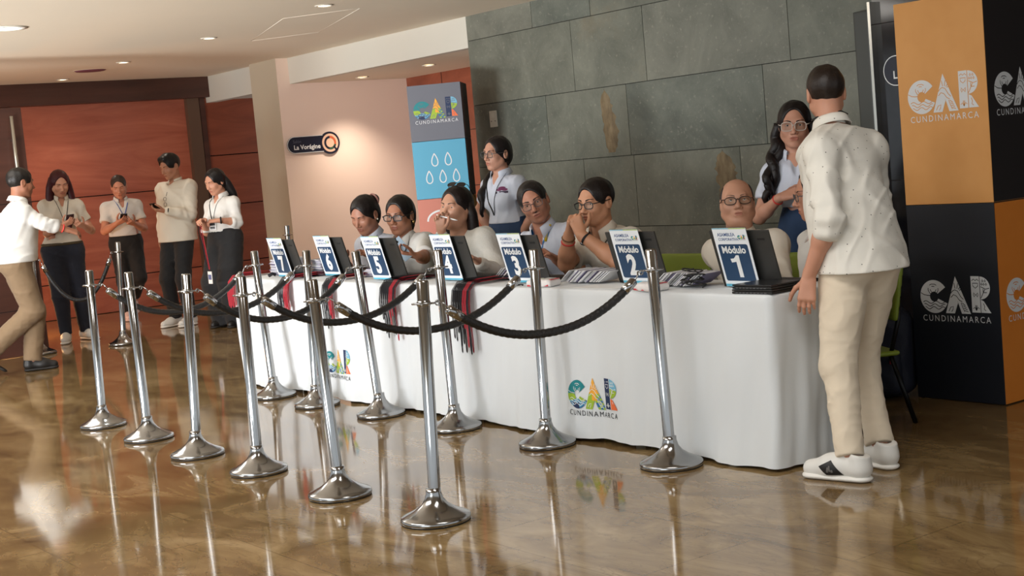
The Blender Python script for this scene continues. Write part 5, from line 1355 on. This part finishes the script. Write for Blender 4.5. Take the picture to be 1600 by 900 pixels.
b = MB(); N = p.J['neckb']; b.tube([snap(p, N[1]+.055, N[2]-.01), snap(p, N[1]+.05, N[2]-.06), snap(p, N[1]+.03, N[2]-.14), snap(p, N[1], N[2]-.2)], [(.002, .009)]*4, F_strap, 6); b.build('lanyard', p.root)

# moustached man leaning sideways
p = place(dict(seated, loc=(-6.88, 5.60), rot=-72, label='seated moustached man with glasses tilting his head, wearing a bright blue lanyard', skin=(178, 124, 100), hair_rgb=(30, 26, 25), hair='short', male=1, g=1.05, hairline=(.062, .052), brow=1.25,
    W=dict(head=(-6.88, 5.25, 1.150), wr_l=(-6.55, 5.12, .822), wr_r=(-6.93, 5.10, .822)), face=(-44, 6, 19), shirt_m=F_blue, seed=7, moustache=True, eyes=.9, cgap=30, nose=1.1))
glasses_part(p.root, p.HS, F_grey, .050, .036, .0016, round_=.7)
lanyard(p, mat('lanyard bright blue', (34, 120, 196), .6), .86, wide=.06, w=.016)
b = MB(); N = p.J['neckb']; b.tube([Vector(N-p.fw*.045+p.up*.036+p.lat*.052), Vector(N+p.fw*.015+p.up*.026+p.lat*.078), snap(p, N[1]+.058, N[2]-.035, .007), snap(p, N[1]+.052, N[2]-.07, .007)], [(.002, .0088)]*4, mat('lanyard yellow', (212, 180, 40), .6), 6); b.build('lanyard_band', p.root)

# man with clasped hands
p = place(dict(seated, loc=(-6.12, 5.42), rot=-86, label='seated man with black glasses resting his clasped hands against his mouth', skin=(196, 142, 110), hair_rgb=(26, 20, 18), hair='short', male=1, g=1.12, armr=1.1, hairline=(.062, .046), brow=1.2, shirt_m=F_wm,
    W=dict(head=(-6.09, 5.07, 1.146), el_r=(-6.22, 4.93, .822), wr_r=(-6.12, 4.885, .985), el_l=(-5.83, 4.98, .822), wr_l=(-6.00, 4.875, .985), hx_r=(.05, -.02, .10), hz_r=(-.8, -.65, .1), hx_l=(-.05, -.0, .10), hz_l=(.7, -.75, .1)),
    face=(-80, 6, 0), seed=8, hand=1.0, curl_l=(58, 62, 35), curl_r=(58, 62, 35), cgap=34, ctip=.055, sleeve_t=.72, eyes=.9))
glasses_part(p.root, p.HS, F_blk, .052, .036, .0026, round_=.4)
lanyard(p, F_strap, .84, wide=.075)
w = p.J['wr_l']; e = p.J['el_l']; u = unit(w-e); b = MB(); q = fr(w-u*.028, np.stack([unit(np.cross(u, (0, 0, 1))), np.cross(u, unit(np.cross(u, (0, 0, 1)))), u], 1))
b.tube([tf(q, (.033*math.cos(a), .030*math.sin(a), 0)) for a in np.linspace(0, 2*PI, 25)[:-1]], [(.003, .010)]*24, F_strap, 8, closed=True, flat=None); wt = b.build('wristwatch', p.root)
b = MB(); Mx = Matrix([list(q[i]) for i in range(4)]); b.lathe([(.0001, .041), (.019, .041), (.0205, .036), (.019, .029)], mat('watch steel', (150, 150, 152), .25, 1.0), 24, M=Mx @ Matrix.Rotation(math.radians(60), 4, 'Z') @ Matrix.Rotation(PI/2, 4, 'Y')); b.lathe([(.0001, .0415), (.016, .0415)], mat('watch dial', (18, 20, 26), .2), 24, M=Mx @ Matrix.Rotation(math.radians(60), 4, 'Z') @ Matrix.Rotation(PI/2, 4, 'Y')); b.build('watch_case', wt)
w = p.J['wr_r']; e = p.J['el_r']; u = unit(w-e)
for d, m_, n_ in ((.022, mat('bracelet brown beads', (116, 80, 46), .5), 'bead_bracelet'), (.048, mat('wristband red', (206, 58, 50), .5), 'wristband')):
    q = fr(w-u*d, np.stack([unit(np.cross(u, (0, 0, 1))), np.cross(u, unit(np.cross(u, (0, 0, 1)))), u], 1)); b = MB(); b.tube([tf(q, ((.034+.0)*math.cos(a), .032*math.sin(a), 0)) for a in np.linspace(0, 2*PI, 25)[:-1]], [.0045+.001*(k % 2) for k in range(24)] if 'bead' in n_ else [.0065]*24, m_, 8, closed=True); b.build(n_, p.root)

# balding older man looking up
p = place(dict(seated, loc=(-5.28, 5.52), rot=-82, label='seated balding man with tortoise glasses looking up behind the module one laptop', skin=(196, 146, 120), hair_rgb=(44, 36, 33), hair='balding', hair_t=.004, male=1, g=1.22, armr=1.15, belly=.6, fatf=1.12, jaw=1.2, brow=.7, brow_rgb=(90, 70, 58),
    W=dict(head=(-5.30, 5.36, 1.092), wr_l=(-4.96, 5.08, .822), wr_r=(-5.06, 5.14, .822)), face=(-44, -10, 0), look=(1, .1, .35), shirt_m=F_wm, sleeve='long', seed=9, shw=.19, cgap=22, ctip=.05, nk=1.15))
glasses_part(p.root, p.HS, mat('spectacle tortoise', (58, 40, 28), .3), .054, .036, .0026, round_=.4)
lanyard(p, F_strap, .84, wide=.06)

# person sitting behind the standing man, mostly hidden
p = place(dict(seated, loc=(-4.69, 5.34), rot=-112, label='seated person in white shirt and glasses mostly hidden behind the standing man', skin=(184, 130, 104), hair_rgb=DK, hair='short', male=1, g=1.1, W=dict(head=(-4.72, 5.32, 1.125), wr_l=(-4.58, 5.12, .62), wr_r=(-4.78, 5.12, .62)), face=(-128, 6, 0), shirt_m=F_white, sleeve='short', sleeve_t=.8, seed=12, arms=1))
glasses_part(p.root, p.HS, F_grey, .050, .034, .0020)

for (x, y, r_, t_) in ((-8.76, 5.50, -80, 'green plastic chair under the seated woman with the bun'), (-8.16, 5.50, -72, 'green plastic chair under the seated woman with black glasses'), (-7.45, 5.48, -74, 'green plastic chair under the woman in the white knit top'), (-6.86, 5.68, -72, 'green plastic chair under the moustached man'),
                       (-6.12, 5.50, -86, 'green plastic chair under the man with clasped hands'), (-5.28, 5.57, -82, 'green plastic chair under the balding man'), (-4.69, 5.38, -118, 'green plastic chair under the person hidden behind the standing man')): make_chair((x, y), r_, t_)

# standing woman by the slate wall
p = place(dict(loc=(-8.62, 6.32), rot=-80, label='standing woman with long ponytail and glasses in a pale polo shirt', group='staff standing behind the desk', skin=(190, 140, 116), hair_rgb=(26, 20, 20), hair='pony', fem=.8, g=.92, scale=.94, headsize=1.04,
    W=dict(head=(-8.62, 6.27, 1.470), wr_l=(-8.50, 6.30, .84), wr_r=(-8.88, 6.34, .84)), pole_l=(-.2, .7, 0), pole_r=(-.2, -.7, 0), face=(-84, 2, -3), shirt_m=F_blue, hem=None, twaist=1.00, trouser_m=F_denim, shoe_m=F_shw, sole_m=F_sow, hairline=(.060, .060), seed=13, cgap=30))
glasses_part(p.root, p.HS, F_grey, .052, .042, .0020, round_=.7)
b = MB(); pts = [Vector(tf(p.HS, q)) for q in ((-.085, -.01, .01), (-.095, -.05, -.06), (-.05, -.10, -.13), (.045, -.085, -.20), (.105, -.075, -.28), (.112, -.08, -.36), (.10, -.085, -.44))]; b.tube(wavy(pts, .008), rad([.030, .034, .032, .030, .030, .027, .010]), mat('hair_26_20_20', (26, 20, 20)), 12); b.build('ponytail', p.hair)
b = MB(); c = snap(p, .075, 1.215, .003)
for dy, dz, r in ((0, .012, .020), (-.018, 0, .016), (.018, 0, .017)): b.poly([snap(p, .075+dy+r*1.2*math.cos(a), 1.205+dz+r*.55*math.sin(a), .0025) for a in np.linspace(0, 2*PI, 13)[:-1]], mat('badge plum', (112, 34, 84), .6))
b.poly([snap(p, .075+x, 1.19+z, .003) for x, z in ((-.04, -.012), (.04, -.012), (.04, .004), (-.04, .004))], mat('badge plum dark', (52, 30, 60), .6)); b.build('chest_emblem', p.shirt)
lanyard(p, F_strap, 1.02, wide=.07)

# standing woman at the right
p = place(dict(loc=(-5.50, 6.12), rot=-56, label='standing woman with clear glasses and long wavy hair clasping her hands by the slate wall', group='staff standing behind the desk', skin=(196, 144, 120), hair_rgb=(24, 19, 19), hair='long', fem=.85, g=.93, scale=.94, headsize=1.07,
    W=dict(head=(-5.495, 6.045, 1.470), wr_l=(-5.245, 5.92, 1.085), wr_r=(-5.455, 5.85, 1.085), hx_l=(-.12, -.06, .02), hx_r=(.12, .06, .03), hz_l=(.4, -.6, .5), hz_r=(.3, -.7, .5)), pole_l=(-.3, .5, -.6), pole_r=(-.3, -.5, -.6), curl_l=(30, 40, 25), curl_r=(35, 45, 25),
    face=(-50, 4, -2), mouth=.6, shirt_m=F_blue, twaist=1.055, waist=1.02, trouser_m=F_denim, shoe_m=F_shw, sole_m=F_sow, hairline=(.058, .060), seed=14, cgap=34, ctip=.05))
glasses_part(p.root, p.HS, F_clear, .056, .044, .0024, round_=.8)
b = MB(); hm_ = mat('hair_24_19_19', (24, 19, 19))
for s, l in ((-1, .40), (1, .34)):
    pts = [Vector(tf(p.HS, (x, s*y, z))) for x, y, z in ((-.03, .066, .03), (-.04, .082, -.05), (-.01, .10, -.13), (.05, .115, -.20), (.075, .13, -.27), (.065, .135, -.33), (.07, .13, -l))]
    for q in range(3): b.tube(wavy([v+Vector((.012*(q-1), .016*(q-1)*s, -.01*q)) for v in pts], .013, 26, 3.5+.7*q), rad([.026, .032, .028, .028, .024, .022, .008]), hm_, 10)
pts = [Vector(tf(p.HS, q)) for q in ((-.08, 0, .02), (-.10, 0, -.08), (-.11, 0, -.2), (-.11, 0, -.34))]; b.tube(pts, [(.05, .07), (.05, .085), (.045, .09), (.02, .07)], hm_, 14, flat=tuple(p.HM[:3, 0])); b.build('loose_hair', p.hair)
b = MB()
for k in range(3): b.lathe([(.0001, .004), (.010, .003), (.012, 0)], mat('jean button brass', (186, 168, 130), .3, 1.0), 14, M=Matrix(((0, 0, 1, .124), (0, 1, 0, .0), (1, 0, 0, 1.035-.032*k), (0, 0, 0, 1))))
b.build('waist_buttons', p.trousers)
w = p.J['wr_r']; u = unit(w-p.J['el_r']); q = fr(w-u*.03, np.stack([unit(np.cross(u, (0, 0, 1))), np.cross(u, unit(np.cross(u, (0, 0, 1)))), u], 1)); b = MB(); b.tube([tf(q, (.029*math.cos(a), .027*math.sin(a), 0)) for a in np.linspace(0, 2*PI, 25)[:-1]], .005, mat('wristband red', (206, 58, 50), .5), 8, closed=True); b.build('wristband', p.root)

# tall man standing at the right end of the desk, seen from behind
F_dots = mat('shirt white dotted', (228, 224, 214), .8, bump=.35, bscale=26)
def dots():
    nt = F_dots.node_tree; L = nt.links.new; N = nt.nodes.new; b_ = nt.nodes['Principled BSDF']
    tc = N('ShaderNodeTexCoord'); v = N('ShaderNodeTexVoronoi'); v.inputs['Scale'].default_value = 36; v.inputs['Randomness'].default_value = .35; L(tc.outputs['Object'], v.inputs['Vector'])
    lt = N('ShaderNodeMath'); lt.operation = 'LESS_THAN'; lt.inputs[1].default_value = .095; L(v.outputs['Distance'], lt.inputs[0])
    mx = N('ShaderNodeMix'); mx.data_type = 'RGBA'; L(lt.outputs[0], mx.inputs['Factor']); mx.inputs['A'].default_value = lin((228, 224, 214))+(1,); mx.inputs['B'].default_value = lin((86, 80, 76))+(1,); L(mx.outputs['Result'], b_.inputs['Base Color'])
dots()
p = place(dict(loc=(-3.95, 4.75), rot=172, label='tall man in dotted white shirt and beige trousers with his back turned', skin=(196, 142, 116), hair_rgb=(38, 29, 24), hair='short', hair_t=.006, male=1, g=1.08, scale=1.0, headsize=1.0, hairline=(.066, .058),
    W=dict(head=(-4.26, 4.90, 1.585), wr_l=(-4.105, 4.54, .83), wr_r=(-4.20, 5.02, .90), el_r=(-4.15, 5.07, 1.08), hx_r=(-.02, -.03, -.12), pelvis=(-4.025, 4.77, .90), an_l=(-3.875, 4.455, .085), an_r=(-3.925, 4.70, .085), sh_l=(-4.10, 4.66, 1.335), sh_r=(-4.11, 5.00, 1.325), el_l=(-4.00, 4.57, 1.06), hx_l=(.0, -.03, -.12), hz_l=(.5, -.8, .1)),
    face=(138, 8, 0), shirt_m=F_dots, sleeve='roll', sleeve_t=.12, hem=.83, hemtilt=.0, trouser_m=F_beige, tcrease=.0045, leg=(.092, .064, .052), tloose=.008, cuffz=.015, shoe_sc=1.1, shoe_m=F_shw, sole_m=F_sow, toe_l=(1, .35), toe_r=(1, .0), lace_m=mat('lace grey white', (196, 190, 180), .7), seed=21, loose=.020, crease=.0065, curl_l=(18, 24, 14), h=.0025, hs_=.005, ht=.006, hshoe=.004, twaist=.98, arm=(.29, .26), collar_m=F_dots))
b = MB(); N = p.J['neckb']; b.tube([Vector(N+p.fw*.03+p.up*.05+p.lat*.072), Vector(N-p.fw*.045+p.up*.058+p.lat*.055), Vector(N-p.fw*.074+p.up*.052), Vector(N-p.fw*.045+p.up*.058-p.lat*.055), Vector(N+p.fw*.03+p.up*.05-p.lat*.072)], [(.0025, .007)]*5, F_strap, 6); b.build('lanyard', p.root)
b = MB(); P = p.J['pelvis']; b.box((P[0]+.02, P[1]+.150, .93), (P[0]+.09, P[1]+.178, .965), F_strap, None, .006); b.build('belt_clip', p.trousers)
u, Ms = p.shoe_l
from mathutils.bvhtree import BVHTree
bv = BVHTree.FromPolygons([v.co for v in u.data.vertices], [list(f.vertices) for f in u.data.polygons]); side = 1
def on_shoe(x, z, off):
    o_ = Vector(tf(Ms, (x, side*.2, z))); d_ = Vector(Ms[:3, :3] @ A3((0, -side, 0))).normalized(); h_ = bv.ray_cast(o_, d_)[0]; return (h_-d_*off) if h_ else Vector(tf(Ms, (x, side*.043, z)))
def shoe_patch(mb, quad, m_, off, n=8):
    V = []; F = []
    for i in range(n+1):
        for j in range(n+1):
            a, c = i/n, j/n; x = (quad[0][0]*(1-a)+quad[1][0]*a)*(1-c)+(quad[3][0]*(1-a)+quad[2][0]*a)*c; z = (quad[0][1]*(1-a)+quad[1][1]*a)*(1-c)+(quad[3][1]*(1-a)+quad[2][1]*a)*c; V.append(on_shoe(x, z, off))
    for i in range(n):
        for j in range(n): q = i*(n+1)+j; F.append([q, q+1, q+n+2, q+n+1])
    mb.faces(V, F, m_, True)
b = MB(); shoe_patch(b, ((.012, .027), (.080, .025), (.112, .056), (.060, .082)), F_shb, .0015); b.build('side_panel', u)
b = MB(); gm = mat('shoe emblem grey', (104, 100, 96), .6)
for qd in (((.060, .040), (.066, .040), (.068, .062), (.062, .062)), ((.050, .038), (.058, .036), (.060, .046), (.052, .048)), ((.070, .036), (.078, .036), (.076, .046), (.068, .046)), ((.062, .046), (.076, .046), (.074, .056), (.064, .056))): shoe_patch(b, qd, gm, .0022, 3)
b.build('shoe_emblem', u)

# ---- group at the left
# man walking away
p = place(dict(loc=(-12.18, 3.86), rot=78, label='man in white shirt and khaki trousers walking away at the left edge', skin=(150, 100, 76), hair_rgb=(24, 20, 18), hair='short', male=1, g=1.06, scale=1.02, headsize=1.04, hairline=(.064, .058),
    W=dict(head=(-12.19, 3.91, 1.585), pelvis=(-12.17, 3.78, .95), an_l=(-12.20, 3.84, .085), an_r=(-12.30, 3.52, .20), wr_r=(-11.96, 4.16, 1.17), wr_l=(-12.50, 3.85, 1.0), el_r=(-11.98, 3.98, 1.24)), face=(96, 8, 0), kn_r=(.02, -.08, .52),
    shirt_m=F_white, sleeve='roll', sleeve_t=.5, hem=.93, trouser_m=F_khaki, tloose=.016, leg=(.092, .074, .066), shoe_m=F_shb, sole_m=F_sob, toe_l=(1, -.1), toe_r=(.8, -.1, -.6), seed=31, loose=.018, crease=.006, laces=False, h=.0035, hs_=.008))
w = p.J['wr_r']; uu = unit(w-p.J['el_r']); q = fr(w-uu*.02, np.stack([unit(np.cross(uu, (0, 0, 1))), np.cross(uu, unit(np.cross(uu, (0, 0, 1)))), uu], 1)); b = MB(); b.tube([tf(q, (.034*math.cos(a), .032*math.sin(a), 0)) for a in np.linspace(0, 2*PI, 25)[:-1]], .006, mat('wristband red', (206, 58, 50), .5), 8, closed=True); b.build('wristband', p.root)

def hold_phone(p, s, rgb, label, d=(.085, .0, -.022), tilt=35):
    """phone lying in the hand, screen to the face"""
    M = p.root.matrix_basis; c = M @ Vector(tf(p.J['hand_'+s], d)); hd = M @ Vector(tf(p.HS, (.06, 0, 0))); z = np.array((hd-c).normalized()); f = np.array((M.to_3x3() @ Vector((1, 0, 0))))
    y = f-z*(f@z); y = unit(y); x = np.cross(y, z); return phone(c+Vector(z)*.012, np.stack([x, y, z], 1), rgb, label)
# red-haired woman with phone
p = place(dict(loc=(-14.16, 4.86), rot=-12, label='woman with long dark red hair and dark jeans looking at her phone', skin=(196, 140, 112), hair_rgb=(62, 14, 20), brow_rgb=(40, 20, 20), hair='long', fem=1.0, g=1.08, scale=.97, headsize=1.05, eyes=.3,
    W=dict(head=(-14.05, 4.885, 1.575), pelvis=(-14.14, 4.87, .93), wr_r=(-13.83, 4.79, 1.165), wr_l=(-13.84, 5.00, 1.14), an_l=(-14.18, 5.02, .085), an_r=(-14.12, 4.80, .085), hx_r=(.10, .07, .04), hx_l=(.08, -.10, .03), hz_r=(.2, -.5, -.9), hz_l=(.2, .5, -.9)), face=(-6, 22, 2), shirt_m=F_cream, twaist=1.0, waist=.97, trouser_m=F_jean, belt_m=mat('belt olive', (74, 62, 40), .6),
    leg=(.106, .074, .050), shoe_m=F_shw, sole_m=F_sow, seed=41, h=.0035, hs_=.008, hairline=(.058, .060), curl_r=(30, 35, 20), curl_l=(30, 35, 20), toe_l=(1, .45), toe_r=(1, -.25), shoe_sc=1.05))
b = MB(); hm_ = mat('hair_62_14_20', (62, 14, 20))
for s, l in ((-1, .46), (1, .46)):
    pts = [Vector(tf(p.HS, (x, s*y, z))) for x, y, z in ((-.03, .060, .05), (-.03, .082, -.04), (-.01, .094, -.12), (.03, .10, -.20), (.10, .100, -.28))]+[Vector((.215, s*.085, 1.18)), Vector((.215, s*.07, 1.08))]; b.tube(pts, [.034, .040, .042, .040, .036, .030, .010], hm_, 12)
pts = [Vector(tf(p.HS, q)) for q in ((-.07, 0, .03), (-.10, 0, -.08), (-.12, 0, -.2), (-.12, 0, -.36))]; b.tube(pts, [(.05, .07), (.05, .09), (.045, .10), (.02, .08)], hm_, 14, flat=tuple(p.HM[:3, 0])); b.build('loose_hair', p.hair)
lanyard(p, F_strap, 1.17, 0, (B1, B2)); hold_phone(p, 'r', (52, 30, 36), 'phone in a dark red case held by the red-haired woman')
# man in white polo by the wall
p = place(dict(loc=(-15.55, 6.05), rot=-14, label='man in white polo shirt and blue lanyard leaning by the mahogany wall with his phone', skin=(190, 130, 104), hair_rgb=(58, 46, 40), hair='short', hair_t=.004, male=1, g=1.08, scale=.95, headsize=1.05, eyes=.3, hairline=(.064, .050),
    W=dict(head=(-15.50, 6.05, 1.50), pelvis=(-15.60, 6.10, .88), wr_r=(-15.30, 5.90, 1.10), wr_l=(-15.30, 6.10, 1.08), an_r=(-15.58, 6.02, .085), hx_r=(.10, .07, .04), hx_l=(.08, -.10, .03), hz_r=(.2, -.5, -.9), hz_l=(.2, .5, -.9)), an_l=(-.28, .10, .26), kn_l=(.10, .12, .47), toe_l=(.35, .1, -1), face=(-24, 20, 3), shirt_m=F_white, twaist=.96, trouser_m=F_black,
    shoe_m=F_pink, sole_m=F_pink, seed=43, h=.0035, hs_=.008, curl_r=(30, 35, 20), curl_l=(30, 35, 20)))
lanyard(p, mat('lanyard royal blue', (36, 84, 168), .6), 1.16, 0, w=.012); hold_phone(p, 'r', (22, 22, 26), 'black phone held by the man in the white polo shirt')
# man in collarless shirt
p = place(dict(loc=(-14.12, 6.02), rot=-62, label='tall young man in white collarless shirt and black trousers looking at his phone', skin=(176, 124, 98), hair_rgb=(20, 17, 17), hair='quiff', hair_t=.012, male=1, g=1.0, scale=1.04, headsize=1.06, eyes=.3, hairline=(.062, .052),
    W=dict(head=(-14.14, 6.09, 1.655), pelvis=(-14.10, 6.07, .97), wr_r=(-14.32, 5.99, .93), wr_l=(-13.93, 5.905, 1.205), an_l=(-13.98, 6.07, .085), an_r=(-14.16, 5.98, .085), hx_r=(.03, -.02, -.12), hx_l=(-.05, -.10, .02), hz_r=(-.8, -.3, 0), hz_l=(.2, .0, -.9)), face=(-72, 18, 0), collar=True, ch=.022, cspread=.070, ctip=.0, cr=.064, shirt_m=F_cream, sleeve='long', hem=.88,
    trouser_m=F_black, tloose=.014, shoe_m=F_shw, sole_m=F_sow, seed=47, h=.0035, hs_=.008, loose=.03, crease=.005, curl_l=(25, 30, 18), toe_l=(1, .0), toe_r=(1, -.2)))
hold_phone(p, 'l', (18, 18, 22), 'black phone held by the tall young man in the collarless shirt')
N = p.J['neckb']; b = MB()
for dz in (0, .055): b.tube([snap(p, .035+.02*math.cos(a), N[2]-.17-dz+.020*math.sin(a), .008) for a in np.linspace(0, 2*PI, 17)[:-1]], .002, F_blk, 6, closed=True)
b.tube([snap(p, .055, N[2]-.10, .006), snap(p, .05, N[2]-.14, .008)], .002, F_blk, 6); b.build('hanging_glasses', p.root)
b = MB(); b.tube([tf(p.J['hand_l'], (-.035, .034*math.cos(a), .030*math.sin(a))) for a in np.linspace(0, 2*PI, 25)[:-1]], .007, F_strap, 8, closed=True); b.build('wristwatch', p.root)
# woman with lanyards
p = place(dict(loc=(-13.30, 6.20), rot=-66, label='woman in white shirt and wide black trousers holding lanyards beside the table end', skin=(192, 138, 112), hair_rgb=(20, 17, 18), hair='long', fem=.9, g=.94, scale=.97, headsize=1.05, eyes=.3,
    W=dict(head=(-13.29, 6.18, 1.455), pelvis=(-13.28, 6.22, .90), wr_r=(-13.20, 5.98, 1.09), wr_l=(-13.10, 6.09, 1.075), el_l=(-13.13, 6.30, 1.04), hx_r=(.05, -.08, .0), hx_l=(-.05, -.10, .0)), face=(-72, 18, 0), shirt_m=F_white, sleeve='roll', sleeve_t=.2, waist=.96, twaist=.99, trouser_m=F_black, leg=(.105, .110, .125), tloose=.016, cuffz=-.03,
    shoe_m=F_shb, sole_m=F_sob, laces=False, seed=53, h=.0035, hs_=.008, curl_l=(45, 50, 30), curl_r=(45, 50, 30), hairline=(.056, .060)))
b = MB(); hm_ = mat('hair_20_17_18', (20, 17, 18)); pts = [Vector(tf(p.HS, q)) for q in ((-.06, .0, .05), (-.09, .02, -.06), (-.11, .03, -.16), (-.12, .03, -.30))]; b.tube(pts, [(.05, .07), (.05, .085), (.045, .08), (.015, .06)], hm_, 14, flat=tuple(p.HM[:3, 0])); b.build('loose_hair', p.hair)
lanyard(p, F_strap, 1.06, 0, (B1, B2)); b = MB(); b.tube([tf(p.J['hand_l'], (-.03, .031*math.cos(a), .028*math.sin(a))) for a in np.linspace(0, 2*PI, 25)[:-1]], .008, F_strap, 8, closed=True); b.build('wristwatch', p.root)
hr = p.root.matrix_basis @ Vector(tf(p.J['hand_r'], (.07, 0, -.02)))
for k, (m_, z1, dx, lab) in enumerate(((M_lr, .62, .0, 'red lanyard with a badge dangling from the woman in wide black trousers'), (M_lb, .66, -.05, 'dark lanyard held by the woman in wide black trousers, left of the red'))):
    b = MB(); w_ = .018; b.tube([hr+Vector((dx, -.01, .01)), Vector((hr.x+dx+.02, hr.y-.02, hr.z-.1)), Vector((hr.x+dx+.05, hr.y-.01, (hr.z+z1)/2)), Vector((hr.x+dx+.08, hr.y, z1)), Vector((hr.x+dx+.08+w_*.5, hr.y, z1-.01)), Vector((hr.x+dx+.08+w_, hr.y, z1)), Vector((hr.x+dx+.05+w_, hr.y-.01, (hr.z+z1)/2)), hr+Vector((dx+.015, -.01, .01))], [(.002, .008)]*8, m_, 6); o = b.build('lanyard'); tag(o, lab, 'lanyard')
    if k == 0:
        b = MB(); c = Vector((hr.x+dx+.09, hr.y-.0, z1-.09)); b.box((c.x-.042, c.y-.003, c.z-.06), (c.x+.042, c.y+.003, c.z+.06), B1); b.box((c.x-.034, c.y-.0045, c.z-.02), (c.x+.034, c.y+.0045, c.z+.03), M_inkblue); b.build('badge', o)
